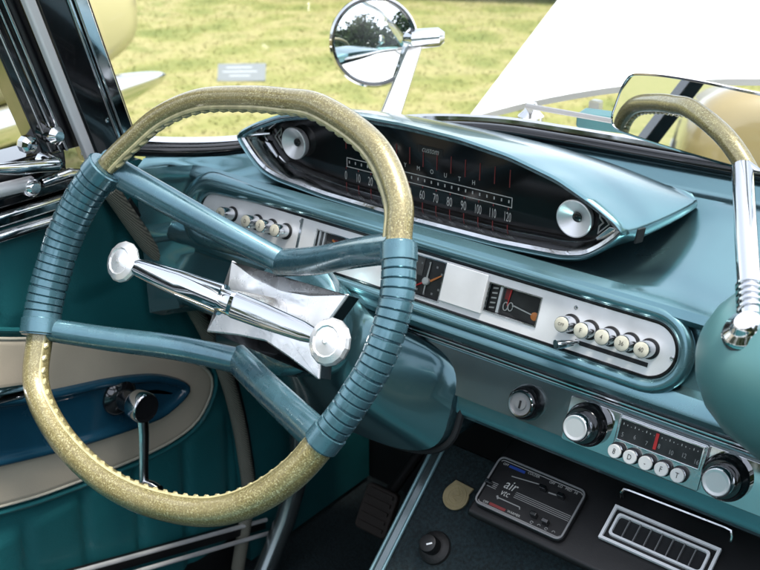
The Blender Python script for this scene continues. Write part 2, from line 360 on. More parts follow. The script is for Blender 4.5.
def build_shell():
    # windscreen rubber and its bright strip
    MB().tube([p + Vector((0, .004, .004)) for p in GASKET], 0.0085, 10).build('windscreen_gasket', M['black_gloss'], car)
    MB().tube([p + Vector((0, .018, .013)) for p in GASKET], 0.0055, 8).build('windscreen_trim', M['chrome'], car)
    # windscreen glass
    H = []
    for p in GASKET:
        x = p.x * 0.90; y = -0.06 + 0.20 * max(0, 1 - (x / .66) ** 2) ** .7
        H.append(Vector((x, y, 1.415)))
    rows = []
    for k in range(9):
        t = k / 8; rows.append([a.lerp(b, t) + Vector((0, .02 + .05 * math.sin(math.pi * t) * (1 - abs(a.x)), .012 * (1 - t))) for a, b in zip(GASKET, H)])
    MB().loft(rows, close=False).build('windscreen', M['pane'], car, angle=80)
    # cowl outside the glass, white
    rows = []
    for dy, dz in ((.02, .004), (.05, -.006), (.09, -.024), (.14, -.046), (.20, -.085), (.24, -.14)):
        r = []
        for p in GASKET:
            out = Vector((p.x * .55, .62, 0)).normalized() if abs(p.x) > .3 else Vector((p.x * .3, 1, 0)).normalized()
            side = max(0, abs(p.x) - .38) * .33
            r.append(p + out * dy + Vector((0, 0, dz - side * min(1, dy / .1))))
        rows.append(r)
    MB().loft(rows, close=False).build('cowl', M['white_paint'], car, angle=60)
    v = MB()
    for x0 in (-.34,):
        v.box(Frame((-.255, .60, .976), (.985, .17, 0), (-.17, .985, 0), (0, 0, 1)), -.075, .075, -.018, .018, 0, .020)
    v.build('cowl_vent', M['vinyl'], car, bevel=.004)
    # wiper
    w = thing_part('wiper', car)
    MB().tube([(-.41, .60, .978), (-.37, .52, 1.008), (-.20, .475, 1.022), (-.02, .465, 1.024)], [.004, .0035, .003, .002], 8).build('wiper_arm', M['satin_dark'], w)
    MB().lathe(Frame((-.41, .60, .96), (1, 0, 0), (0, 1, 0), (0, 0, 1)), [(.018, 0), (.018, .012), (.010, .02), (.007, .03)], 20).build('wiper_pivot', M['chrome'], w)
    # raised bonnet: hinged at the cowl, seen from behind
    rows_t, rows_b = [], []
    for i in range(15):
        y = .88 + 1.25 * i / 14; rt = []; rb = []
        for j in range(29):
            x = -.70 + 1.40 * j / 28
            yy = y + (.02 * (1 - (abs(x) / .7) ** 2) if i == 0 else .02)
            z = .872 + (yy - .90) * .575 + .140 * (1 - (abs(x) / .70) ** 2.0)
            rt.append((x, yy, z)); rb.append((x, yy + .006, z - .011))
        rows_t.append(rt); rows_b.append(rb)
    b = MB(); b.loft(rows_t, close=False); b.loft(rows_b, close=False)
    b.loft([rows_t[0], rows_b[0]], close=False); b.loft([rows_t[-1], rows_b[-1]], close=False)
    b.loft([[r[0] for r in rows_t], [r[0] for r in rows_b]], close=False); b.loft([[r[-1] for r in rows_t], [r[-1] for r in rows_b]], close=False)
    bo = b.build('bonnet', M['white_paint'], car, angle=50)
    bo['label'] = 'raised white bonnet'
    for x in (-.485, .485):
        h = MB(); h.box(WORLD, x - .010, x + .010, .935, .955, .70, .915); h.build('bonnet_hinge', M['white_paint'], bo, bevel=.004)
    # front wings, low beside the engine bay
    for sx in (-1, 1):
        prof = [(.72, .30), (.72, .54), (.75, .575), (.80, .59), (.88, .58), (.95, .54), (.97, .46), (.95, .34), (.90, .30)]
        rings = []
        for y, k in ((.34, 1.0), (.8, 1.0), (1.4, .99), (2.0, .96), (2.25, .88)):
            rings.append([(sx * (.72 + (px - .72) * k), y, .35 + (pz - .35) * k) for px, pz in prof])
        MB().loft(rings).build('front_wing', M['white_paint'], car, angle=50)
    # open top: only the screen header
    MB().tube([p + Vector((0, 0, .012)) for p in H], .018, 10).build('windscreen_header', M['chrome'], car)
    for sx in (-1, 1):
        b = MB(); b.loft([[(sx * x, y, z) for x, z in ((.76, .35), (.80, .60), (.82, .74), (.80, .90), (.74, .94), (.70, .90), (.70, .35))] for y in (-1.0, -1.6, -2.2)] +
                         [[(sx * x, y, z + dz * (z > .7)) for x, z in ((.76, .40), (.82, .60), (.86, .74), (.86, .90), (.84, .97), (.80, .94), (.70, .40))] for y, dz in ((-2.8, .04), (-3.4, .14))])
        b.build('rear_wing', M['white_paint'], car, angle=45, bevel=.006)
        MB().box(WORLD, sx * .835 - .006, sx * .835 + .006, -3.2, -1.0, .73, .80).build('side_flash', M['teal'], car)
    # far side door, seat, floor, firewall
    MB().box(WORLD, .73, .80, -1.0, .30, .25, .94).build('passenger_door', M['vinyl'], car, bevel=.01)
    MB().box(WORLD, -.66, .66, -1.02, -.40, .34, .52).build('seat_cushion', M['vinyl'], car, bevel=.05, seg=4)
    MB().prism(Frame((-.66, 0, 0), (0, 1, 0), (0, 0, 1), (1, 0, 0)), [(-.98, .5), (-.86, .5), (-1.06, .92), (-1.14, .92)], 0, 1.32).build('seat_back', M['vinyl'], car, bevel=.03, seg=3)
    for sx in (-1, 1): MB().box(WORLD, sx * .775 - .045, sx * .775 + .045, -1.7, .66, .18, .345).build('body_sill', M['black'], car)
    MB().box(WORLD, -.73, .73, -1.9, .66, .20, .23).build('floor', M['carpet'], car)
    MB().box(WORLD, -.72, .72, .62, .66, .231, .85).build('firewall', M['deep'], car)
    MB().box(WORLD, -.80, .80, -2.9, -1.76, .55, .90).build('boot', M['white_paint'], car, bevel=.03)

def thing_part(name, parent):
    o = bpy.data.objects.new(name, None); C.objects.link(o); o.parent = parent; o.empty_display_size = .03; return o

def build_pillar():
    # windscreen pillar, from the sill up to the roof edge
    pl = thing_part('windscreen_pillar', car)
    def bar(name, y0, y1, x0, x1, m, z0=.965, z1=1.42, bevel=.002, lean=-.36, parent=pl):
        dy = lean * (z1 - z0)
        b = MB(); b.loft([[(x0, y0, z0), (x1, y0, z0), (x1, y1, z0), (x0, y1, z0)], [(x0 + .06, y0 + dy, z1), (x1 + .06, y0 + dy, z1), (x1 + .06, y1 + dy, z1), (x0 + .06, y1 + dy, z1)]])
        return b.build(name, m, parent, bevel=bevel)
    bar('pillar_post', .115, .176, -.765, -.722, M['black_metal'], z0=.955, bevel=.006)
    bar('weather_strip', .0985, .1115, -.728, -.716, M['white_trim'], z0=.965, bevel=.003)
    bar('chrome_edge', .157, .1745, -.722, -.7165, M['chrome'], z0=.965)
    bar('chrome_bead', .1475, .1535, -.722, -.7175, M['chrome'], z0=.97)
    bar('blue_bead', .130, .142, -.722, -.7185, M['teal'], z0=1.06)
    bar('outer_trim', .1775, .184, -.760, -.728, M['brown'], z0=.965)
    MB().lathe(Frame((-.7165, .128, 1.015), (0, 1, 0), (0, 0, 1), (1, 0, 0)), [(.0055, 0), (.0055, .0012), (.002, .0025)], 14).build('screw', M['chrome'], pl)

def build_door():
    W = [(.113, .933), (.161, .846), (.218, .748), (.266, .634), (.29, .538), (.302, .443), (.303, .367), (.271, .248)]
    Ws = spl2(W, 8, False)
    def yw(z):
        for (a, az), (b, bz) in zip(Ws, Ws[1:]):
            if bz <= z <= az: return a + (b - a) * (az - z) / (az - bz + 1e-9)
        return Ws[0][0] if z > Ws[0][1] else Ws[-1][0]
    door = MB(); rows = []
    zs = np.linspace(.925, .30, 60)
    for z in zs:
        ye = yw(z) + .004; r = []
        for j in range(241):
            y = -1.0 + (ye + 1.0) * j / 240
            yy = y + .16 * (.75 - z) * .35
            ph = ((yy + .0485) / .088) % 1.0
            dgap = min(ph, 1 - ph) * .088
            puff = .0085 * (1 - math.exp(-(dgap / .007) ** 1.1)) if not (.53 < z < .80) else .004
            edge = min(1, (ye - y) / .02)
            r.append((-.728 + puff * edge, y, z))
        rows.append(r)
    door.loft(rows, close=False)
    d = door.build('door', M['vinyl'], car, angle=70)
    # outer skin keeps the light out
    MB().box(WORLD, -.80, -.735, -1.0, .16, .28, .925).build('door_skin', M['white_paint'], d, bevel=.01)
    fr = Frame((-.72, 0, 0), (0, 1, 0), (0, 0, 1), (1, 0, 0))
    S = [(-.60, .99), (-.30, .90), (-.051, .792), (.013, .767), (.096, .722), (.158, .686), (.225, .643), (.256, .61), (.256, .58), (.230, .548), (.19, .536), (.122, .538), (-.005, .557), (-.089, .577), (-.30, .64), (-.60, .73)]
    Sp = [(p.x, p.y) for p in resample(spl2(S, 8), 160, True)]
    MB().loft([[fr(x, y, -.004) for x, y in Sp], [fr(x, y, .002) for x, y in Sp], [fr(x, y, .0045) for x, y in offset(Sp, .004)], [fr(x, y, .005) for x, y in offset(Sp, .008)]]).build('pale_stripe', M['stripe'], d, angle=50)
    MB().tube([fr(x, y, .003) for x, y in Sp], .0022, 8, closed=True).build('stripe_piping', M['piping'], d)
    MB().tube([fr(x, y, .001) for x, y in offset(Sp, -.010)], .0035, 8, closed=True).build('stripe_bead', M['vinyl'], d)
    A = [(-.40, .83), (-.2, .775), (-.066, .722), (.006, .700), (.087, .680), (.15, .658), (.191, .634), (.213, .613), (.206, .598), (.177, .587), (.141, .585), (.029, .605), (-.082, .634), (-.2, .672), (-.40, .745)]
    Ap = [(p.x, p.y) for p in resample(spl2(A, 8), 140, True)]
    rg = [(0, .004), (.001, .011), (.004, .0145), (.0085, .0145), (.0115, .010), (.0135, .0075), (.018, .0070), (.022, .0065)]
    MB().loft([[fr(x, y, h) for x, y in offset(Ap, o)] for o, h in rg]).build('armrest_recess', M['blue'], d, angle=60)
    # short arm rest pad showing at the very edge
    MB().tube([(-.695, -.20, .79), (-.69, -.10, .745), (-.69, -.052, .733), (-.692, -.040, .730)], [.013, .012, .010, .004], 12).build('pull_handle', M['chrome'], d)
    # window crank
    cr = thing_part('window_crank', d)
    e = Frame((-.713, .095, .648), (0, 1, 0), (0, 0, 1), (1, 0, 0))
    MB().lathe(e, [(.026, 0), (.026, .004), (.022, .009), (.015, .012), (.014, .030)], 32).build('escutcheon', M['black_metal'], cr)
    k = Frame((-.683, .0985, .6475), (0, 1, 0), (0, 0, 1), (1, 0, 0))
    MB().lathe(k, [(.019, 0), (.0205, .003), (.0205, .020), (.019, .0225)], 32).build('crank_boss', M['chrome'], cr)
    MB().lathe(k, [(.0185, .0226), (.0185, .0235), (.001, .0195)], 32).build('boss_cap', M['black_metal'], cr)
    arm = [(-.668, .097, .640), (-.664, .092, .61), (-.658, .083, .575), (-.655, .077, .545)]
    MB().tube(arm, [.0085, .008, .007, .0075], 12, flat=.6, up=(1, 0, 0)).build('crank_arm', M['chrome_worn'], cr)
    MB().lathe(Frame((-.656, .077, .545), (0, 1, 0), (0, 0, 1), (1, 0, 0)), [(.007, -.004), (.008, .006), (.010, .02), (.009, .03), (.004, .034)], 20).build('crank_knob', M['chrome'], cr)
    # belt line: bright sill with bars
    MB().box(WORLD, -.800, -.712, -1.0, .098, .922, .940).build('belt_trim', M['chrome'], d, bevel=.006)
    MB().tube([(-.712, -1.0, .920), (-.711, .0, .915), (-.71, .085, .913)], .007, 10).build('lower_belt_bead', M['chrome_worn'], d)
    MB().box(WORLD, -.790, -.722, -1.0, .090, .941, .956).build('belt_rubber', M['black_metal'], d, bevel=.004)
    MB().tube([(-.715, -1.0, .976), (-.713, -.2, .974), (-.712, .015, .966), (-.712, .022, .964)], [.009, .009, .008, .004], 12).build('sill_rail', M['satin'], d)
    MB().box(WORLD, -.785, -.728, -1.0, .075, .9565, .990).build('window_channel', M['black_metal'], d, bevel=.005)
    h = thing_part('vent_window_handle', d)
    MB().tube([(-.700, -.035, .997), (-.697, -.01, .992), (-.697, .02, .987), (-.699, .038, .984), (-.705, .046, .983)], [.0055, .0075, .0075, .009, .006], 12).build('handle_lever', M['chrome'], h)
    MB().lathe(Frame((-.722, .040, .984), (0, 1, 0), (0, 0, 1), (1, 0, 0)), [(.011, 0), (.011, .012), (.008, .026), (.003, .029)], 20).build('handle_pivot', M['chrome'], h)
    MB().lathe(Frame((-.728, .021, 1.008), (0, .8, .6), (0, -.6, .8), (1, 0, 0)), [(.008, 0), (.0105, .005), (.0105, .014), (.0065, .019), (.003, .020)], 10).build('catch_button', M['chrome'], d, angle=20)
    MB().lathe(Frame((-.728, .058, 1.010), (0, 1, 0), (0, 0, 1), (1, 0, 0)), [(.011, 0), (.011, .012), (.006, .018)], 16).build('catch_stud', M['chrome'], d)
    b = MB(); b.lathe(Frame((-.712, .012, .962), (0, 1, 0), (0, 0, 1), (1, 0, 0)), [(.012, 0), (.010, .008), (.006, .012)], 18); b.build('rail_clip', M['chrome'], d)
    MB().tube([(-.714, .03, .961), (-.706, .06, .966), (-.706, .082, .958), (-.712, .096, .945)], [.006, .007, .008, .006], 10).build('corner_finisher', M['chrome'], d)
    MB().prism(fr, [(.098, .925), (.128, .918), (.112, .948)], .004, .012).build('corner_plate', M['chrome'], d, bevel=.003)
    # quarter light frame leaning with the pillar
    vf = thing_part('quarter_light', d)
    def bar(name, y0, y1, x0, x1, m, z0=.985):
        z1 = 1.41; dy = -.36 * (z1 - z0)
        MB().loft([[(x0, y0, z0), (x1, y0, z0), (x1, y1, z0), (x0, y1, z0)], [(x0 + .05, y0 + dy, z1), (x1 + .05, y0 + dy, z1), (x1 + .05, y1 + dy, z1), (x0 + .05, y1 + dy, z1)]]).build(name, m, vf, bevel=.002)
    bar('frame_post', .048, .098, -.765, -.732, M['black_metal'])
    bar('rear_bar', -.072, -.046, -.765, -.735, M['black_metal'])
    bar('frame_bead', .0755, .0800, -.733, -.7275, M['chrome'])
    bar('inner_bead', .0675, .0700, -.733, -.7285, M['chrome'])
    bar('rubber_lip', .0575, .0605, -.733, -.7295, M['satin'])
    MB().loft([[(-.752, -.55, .985), (-.752, .05, .985)], [(-.702, -.65, 1.40), (-.702, -.12, 1.40)]], close=False).build('pane', M['pane'], vf)
    # edge tape round the opening, kick panel behind it, sill plate
    MB().tube([(-.705, a, b) for a, b in Ws], .0108, 12).build('windlace', M['tape'], car)
    MB().tube([(-.708, a + .014, b + .004) for a, b in Ws[3:]], .004, 8).build('tape_backing', M['black'], car)
    MB().prism(Frame((-.735, 0, 0), (0, 1, 0), (0, 0, 1), (1, 0, 0)), [(.118, .958), (.17, .85), (.225, .75), (.27, .64), (.297, .53), (.305, .24), (.61, .24), (.61, .80), (.40, .86), (.22, .925), (.165, .958)], 0, .026).build('kick_panel', M['vinyl'], car)
    MB().tube([(-.66, .385, .58), (-.66, .383, .527), (-.66, .377, .401), (-.66, .338, .326), (-.66, .288, .258), (-.66, .25, .22)], .017, 14).build('pedal_arm_guard', M['teal_low'], car)
    for k, (a, b) in enumerate((((-.05, .447), (.335, .309)), ((-.05, .428), (.335, .290)))):
        MB().tube([(-.700 + .012 * k, *a), (-.700 + .012 * k, *b)], .0035, 8).build('sill_strip', M['satin'], car)
    MB().prism(fr, [(-.05, .444), (.335, .306), (.335, .290), (-.05, .428)], .004, .018).build('sill_plate', M['black'], car)
build_shell(); build_pillar(); build_door()

# ================================================================== dashboard
dash = thing('dashboard', 'teal metal dashboard under the windscreen with chrome strips along its front', 'dashboard')
PF = tilted(.2, .90, 20)          # gauge strip plane
LF = tilted(.2, .83, 19)          # lower dash plane

def build_dash():
    xs = sorted(set(list(np.linspace(-.705, .705, 70)) + [-.70, .70]))
    front = [(.30, .752), (.192, .758), (.1855, .7605), (.1828, .7655), (.1832, .7715), (.1850, .777), (.1860, .7840), (.2, .8295), (.203, .834), (.203, .8475), (.191, .8485), (.1825, .8495), (.1775, .8545), (.1765, .860), (.1795, .867), (.187, .8735), (.1985, .8750),
             (.2165, .9245), (.2065, .9300), (.2035, .9365), (.208, .9435), (.218, .9475)]
    rings = []
    for x in xs:
        g = gasket_at(x); gy = g.y + .003; gz = g.z - .001
        drop = .0 * max(0, (abs(x) - .60) / .105) ** 2
        f = [(y if y < gy - .02 else gy - .02, z - drop * (z > .9)) for y, z in front]
        y0, z0 = f[-1]
        inpod = max(0, min(1, (x + .69) / .06)) * max(0, min(1, (-.045 - x) / .06)); inpod = inpod * inpod * (3 - 2 * inpod)
        top = []
        for t in np.linspace(0, 1, 19)[1:]:
            y = y0 + (gy - y0) * t; z = z0 + (gz - z0) * (t ** 1.25)
            if .80 < t < .9: z -= .006
            z -= .026 * inpod * math.sin(math.pi * min(1, max(0, (t - .02) / .72))) ** .7
            top.append((y, z))
        rings.append([(x, y, z) for y, z in f + top] + [(x, gy, .74)])
    MB().loft(rings).build('dash_body', M['teal'], dash, angle=32)
    # lower face gets its own greyer paint, 1.5 mm proud
    lo = MB(); lo.box(LF, -.36, .70, -.0475, -.0015, -.004, .0015); lo.build('lower_face', M['teal_low'], dash)
    MB().box(tilted(.2, .8335, 5), -.38, .70, -.0030, .0165, -.0045, .0010).build('trim_backing', M['black_metal'], dash)
    for s0, s1, h in ((.0118, .0138, .0040), (.0072, .0094, .0048), (.0025, .0050, .0052), (-.0016, .0006, .0040)):
        MB().box(tilted(.2, .8335, 5), -.38, .70, s0, s1, -.004, h).build('chrome_strip', M['chrome_worn'], dash, bevel=.0008)
    # padded rim round the gauge strip
    base = rrect(-.6375, -.0145, -.0245, .0255, .0248, 14)
    path = resample(offset(base, -.0090), 260, True)
    def rad(p): return .0074 + .007 * max(0, min(1, (-.50 - p.x) / .12))
    MB().tube([PF(p.x - .006 * max(0, min(1, (-.5 - p.x) / .12)), p.y, .003) for p in path], [rad(p) for p in path], 14, closed=True, up=PF.z).build('strip_surround', M['teal'], dash)
    # steering column shroud flowing into the dash
    Wo = Vector((-.422, 0, .917)); ax = Vector((0, .866, -.5)); ey = Vector((0, .5, .866))
    rings = []; N = 56
    def se(c, ex_, ey_, a, b, p=2.6):
        out = []
        for i in range(N):
            t = 2 * math.pi * i / N; ct, st = math.cos(t), math.sin(t)
            out.append(Vector(c) + Vector(ex_) * (a * math.copysign(abs(ct) ** (2 / p), ct)) + Vector(ey_) * (b * math.copysign(abs(st) ** (2 / p), st)))
        return out
    rings.append(se(Wo + ax * .166, (1, 0, 0), ey, .060, .050, 2.2))
    rings.append(se(Wo + ax * .168, (1, 0, 0), ey, .070, .058, 2.3))
    for k in range(1, 9):
        t = k / 8
        c = (Wo + ax * .168).lerp(Vector((-.418, .176, .770)), t)
        u = ey.lerp(Vector((0, .3256, .9455)), t).normalized(); e = t * t
        rings.append(se(c, (1, 0, 0), u, max(.07, .070 + .108 * e), .058 + .010 * t, 2.3 + 1.5 * t))
    rings.append(se((-.418, .186, .770), (1, 0, 0), (0, .3256, .9455), .1815, .069, 3.8)); rings.append(se((-.418, .26, .76), (1, 0, 0), (0, .3256, .9455), .182, .069, 3.8))
    MB().loft(rings).build('steering_column_shroud', M['shaded_teal'], dash, angle=55)
    MB().tube([p + Vector((0, -.003, 0)) for p in se((-.418, .1905, .770), (1, 0, 0), (0, .3256, .9455), .1855, .0715, 3.8)], .0042, 8, closed=True).build('shroud_gap', M['deep'], dash)
    # passenger side pod the mirror stands on
    rings = []
    for x, k in ((.026, .02), (.029, .25), (.036, .44), (.050, .66), (.070, .83), (.095, .945), (.13, 1.0), (.30, 1.02), (.60, 1.0), (.66, .8), (.68, .3)):
        rings.append([(x, .140 - .085 * k * math.cos(2 * math.pi * i / 40) , .957 + .078 * k * math.sin(2 * math.pi * i / 40) ) for i in range(40)])
    MB().loft(rings).build('passenger_pod', M['pod_paint'], dash, angle=60)
    # ignition lock
    ig = Frame(LF(-.156, -.0268, 0), LF.x, LF.y, LF.z)
    MB().lathe(ig, [(.0185, 0), (.0185, .003), (.0175, .006), (.0165, .013), (.0150, .0150)], 40).build('lock_bezel', M['black_gloss'], dash)
    lk = thing_part('ignition_lock', dash)
    MB().lathe(ig, [(.0138, .0120), (.0138, .0172), (.0130, .0182), (.0116, .0182), (.0112, .0160)], 40, caps=False).build('lock_ring', M['chrome'], lk, angle=25)
    MB().lathe(ig, [(.0112, .013), (.0112, .0160), (.0062, .0160), (.0058, .0176), (.0005, .0176)], 32).build('lock_barrel', M['satin_dark'], lk, angle=20)
    MB().box(ig, -.0010, .0010, -.0045, .0035, .018, .0186).build('keyhole', M['deep'], lk)
build_dash()

# ================================================================== gauge strip
def build_strip():
    g = thing('gauge_panel', 'long silver gauge strip with push buttons at both ends, set in the dashboard', 'gauge panel', PF(-.33, 0, 0))
    out = rrect(-.6365, -.0155, -.0238, .0250, .0242, 14)
    # plate with real openings: strips around the three gauges
    wins = [(-.4475, -.388, -.0125, .0165), (-.338, -.2695, -.0195, .0222), (-.2153, -.1552, -.0125, .0165)]
    pl = MB(); xs = sorted({-.60, -.06} | {w[0] for w in wins} | {w[1] for w in wins})
    zt = .0035
    def slab(poly): pl.prism(PF, poly, .0005, zt)
    left = [p for p in out if p[0] <= -.6]; right = [p for p in out if p[0] >= -.06]
    t, bt = .0250, -.0238
    slab([(-.60, t)] + sorted([p for p in left], key=lambda p: math.atan2(p[1] - .0006, p[0] + .6122) % (2 * math.pi)) + [(-.60, bt)])
    slab(sorted(right, key=lambda p: math.atan2(p[1] - .0006, p[0] + .0397)) + [(-.06, t), (-.06, bt)][0:2])
    for a, b in zip(xs, xs[1:]):
        w = [w for w in wins if abs(w[0] - a) < 1e-6]
        if w:
            slab([(a, bt), (b, bt), (b, w[0][2]), (a, w[0][2])]); slab([(a, w[0][3]), (b, w[0][3]), (b, t), (a, t)])
        else: slab([(a, bt), (b, bt), (b, t), (a, t)])
    pl.build('plate', M['satin'], g, angle=30)
    ring_frame(PF, offset(out, -.0022), offset(out, .0003), .0, .0046).build('plate_edge', M['black_gloss'], g, bevel=.0006)
    MB().box(PF, -.2676, -.2166, -.0170, .0235, .0030, .0075).build('blank_panel', M['satin'], g, bevel=.001)
    MB().box(PF, -.4735, -.4700, -.0225, .0235, .0036, .0044).build('panel_seam', M['chrome_worn'], g)
    # gauges
    def gauge(w, label):
        o = MB().box(PF, w[0], w[1], w[2], w[3], -.004, -.002).build('gauge', M['dark_dial'], g)
        o['label'] = label
        fr = ring_frame(PF, [(w[0] - .0007, w[2] - .0007), (w[1] + .0007, w[2] - .0007), (w[1] + .0007, w[3] + .0007), (w[0] - .0007, w[3] + .0007)],
                        [(w[0] + .0006, w[2] + .0006), (w[1] - .0006, w[2] + .0006), (w[1] - .0006, w[3] - .0006), (w[0] + .0006, w[3] - .0006)], .0025, .0045)
        fr.build('gauge_rim', M['chrome_worn'], o)
        MB().add([PF(w[0], w[2], .0024), PF(w[1], w[2], .0024), PF(w[1], w[3], .0024), PF(w[0], w[3], .0024)], [(0, 1, 2, 3)]).build('gauge_glass', M['pane'], o); return o
    a = gauge(wins[0], 'gauge with grey dial and yellow red pointer')
    MB().box(PF, -.4345, -.389, -.012, .006, -.0020, -.0010).build('dial_card', M['grey_dial'], a)
    MB().box(PF, -.4455, -.4425, -.012, .0155, -.002, .0015).build('dial_edge', M['satin'], a)
    MB().box(PF, -.4390, -.4365, -.012, .0155, -.002, .0010).build('dial_edge', M['satin'], a)
    MB().prism(PF, [(-.427, .0085), (-.426, .0105), (-.400, -.0035), (-.401, -.0050)], -.0008, -.0002).build('needle', M['orange'], a)
    MB().prism(PF, [(-.424, .004), (-.418, .004), (-.418, .0105), (-.424, .0105)], -.0007, -.0004).build('red_zone', M['red_dim'], a)
    mk = MB()
    for i in range(6): mk.box(PF, -.425 + i * .006, -.4238 + i * .006, .001 - i * .0014, .0032 - i * .0014, -.0008, -.0005)
    mk.build('scale', M['print'], a)
    b = gauge(wins[1], 'clock with white hub and orange hand')
    cx, cy = -.2925, -.0030
    MB().lathe(Frame(PF(cx, cy, -.002), PF.x, PF.y, PF.z), [(.0042, 0), (.0042, .003), (.003, .0042)], 20).build('clock_hub', M['white_button'], b)
    MB().prism(PF, [(cx - .0012, cy), (cx + .0012, cy), (cx + .0016, cy + .021), (cx + .0004, cy + .021)], -.001, -.0004).build('clock_hand', M['print'], b)
    MB().prism(PF, [(cx + .004, cy + .002), (cx + .006, cy + .0005), (cx + .0175, cy + .0095), (cx + .0165, cy + .0105)], -.0012, -.0006).build('clock_hand', M['orange'], b)
    MB().prism(PF, [(cx - .003, cy - .001), (cx - .002, cy - .0025), (cx - .0135, cy - .0095), (cx - .014, cy - .0085)], -.0012, -.0006).build('clock_hand', M['red'], b)
    MB().prism(PF, [(cx - .0008, cy - .013), (cx + .0008, cy - .013), (cx + .0008, cy), (cx - .0008, cy)], -.0012, -.0006).build('clock_hand', M['print'], b)
    mk = MB(); mk.box(PF, -.316, -.3155, -.019, .021, -.0016, -.0010)
    for an in range(0, 360, 30):
        x, y = cx + .0195 * math.cos(R(an)), cy + .003 + .0165 * math.sin(R(an))
        if wins[1][0] < x < wins[1][1]: mk.box(PF, x - .0011, x + .0011, y - .0011, y + .0011, -.0018, -.0012)
    mk.build('hour_marks', M['print_dim'], b)
    MB().box(PF, -.3165, -.2995, .001, .0215, -.002, -.0012).build('dial_card', M['grey_dial'], b)
    c = gauge(wins[2], 'gauge with red needle and orange lamp dot')
    MB().box(PF, -.2035, -.2005, -.0115, .0150, -.002, .0006).build('dial_edge', M['satin'], c)
    MB().prism(PF, [(-.1932, -.002), (-.1924, -.002), (-.1908, .0155), (-.1924, .0155)], -.0012, -.0004).build('needle', M['red'], c)
    MB().prism(PF, [(-.1975, .004), (-.1925, .004), (-.1925, .0155), (-.1975, .0155)], -.0018, -.0014).build('red_zone', M['red_dim'], c)
    MB().prism(PF, [(-.1860, -.0006), (-.1855, .0006), (-.1640, -.0026), (-.1645, -.0036)], -.0012, -.0004).build('pointer', M['print'], c)
    MB().lathe(Frame(PF(-.1610, -.004, -.002), PF.x, PF.y, PF.z), [(.0042, 0), (.0042, .0012), (.001, .002)], 18).build('lamp_dot', M['orange'], c)
    for q, x in enumerate((-.1945, -.1890)):
        MB().tube([PF(x + .0026 * math.cos(t), -.0030 + .0042 * math.sin(t) + .001 * q, -.0010) for t in np.linspace(0, 6.1, 16)], .0006, 6).build('dial_figure', M['print'], c)
    mk = MB()
    for i in range(5): mk.prism(PF, [(-.2125, -.0095 + .005 * i), (-.2068, -.0085 + .005 * i), (-.2068, -.0070 + .005 * i), (-.2125, -.0080 + .005 * i)], -.0018, -.0010)
    mk.build('side_scale', M['print'], c)
    # push buttons
    def button(x, y, txt, L=.0205):
        f = Frame(PF(x, y, .0036), PF.x, PF.y, PF.z)
        MB().lathe(f, [(.0097, 0), (.0097, .0006), (.0093, .0012)], 28).build('button_socket', M['black'], g)
        o = MB().lathe(f, [(.0077, .0005), (.0079, L - .002), (.0074, L - .0005)], 28).build('push_button', M['chrome_worn'], g)
        MB().lathe(f, [(.0070, L - .0006), (.0070, L), (.0060, L + .0005)], 28).build('button_cap', M['cream'], o)
        if txt: text_mesh(txt, f, 0, 0, .0062 if len(txt) < 3 else .0046, M['black'], 'letter', o, sx=.8, z=L + .0008).build('button_letter', M['black'], o)
    for x, tx in ((-.5835, 'N'), (-.5405, 'D'), (-.5165, '2'), (-.4935, '1')): button(x, .0035, tx)
    for x, tx in ((-.1200, 'OFF'), (-.0998, 'F'), (-.0785, '4'), (-.0588, '36'), (-.0398, '40')): button(x, .0008, tx)
    # heater slot with its chrome lever
    MB().box(PF, -.1115, -.0375, -.0162, -.0120, .0030, .0042).build('slot', M['deep'], g)
    lv = MB(); lv.tube([PF(-.108, -.0142, .002), PF(-.1105, -.0150, .010), PF(-.116, -.0175, .018), PF(-.1205, -.0190, .024)], [.0032, .0036, .0052, .0058], 14, flat=.75, up=PF.y)
    lv.build('slide_lever', M['chrome'], g)
    for x, y in ((-.1186, .0174), (-.0176, -.0013), (-.6330, .0005), (-.474, .020), (-.474, -.018)):
        MB().lathe(Frame(PF(x, y, .0034), PF.x, PF.y, PF.z), [(.0020, 0), (.0020, .0008), (.0010, .0009), (.0008, .0002)], 14).build('screw', M['chrome_worn'], g)
build_strip()

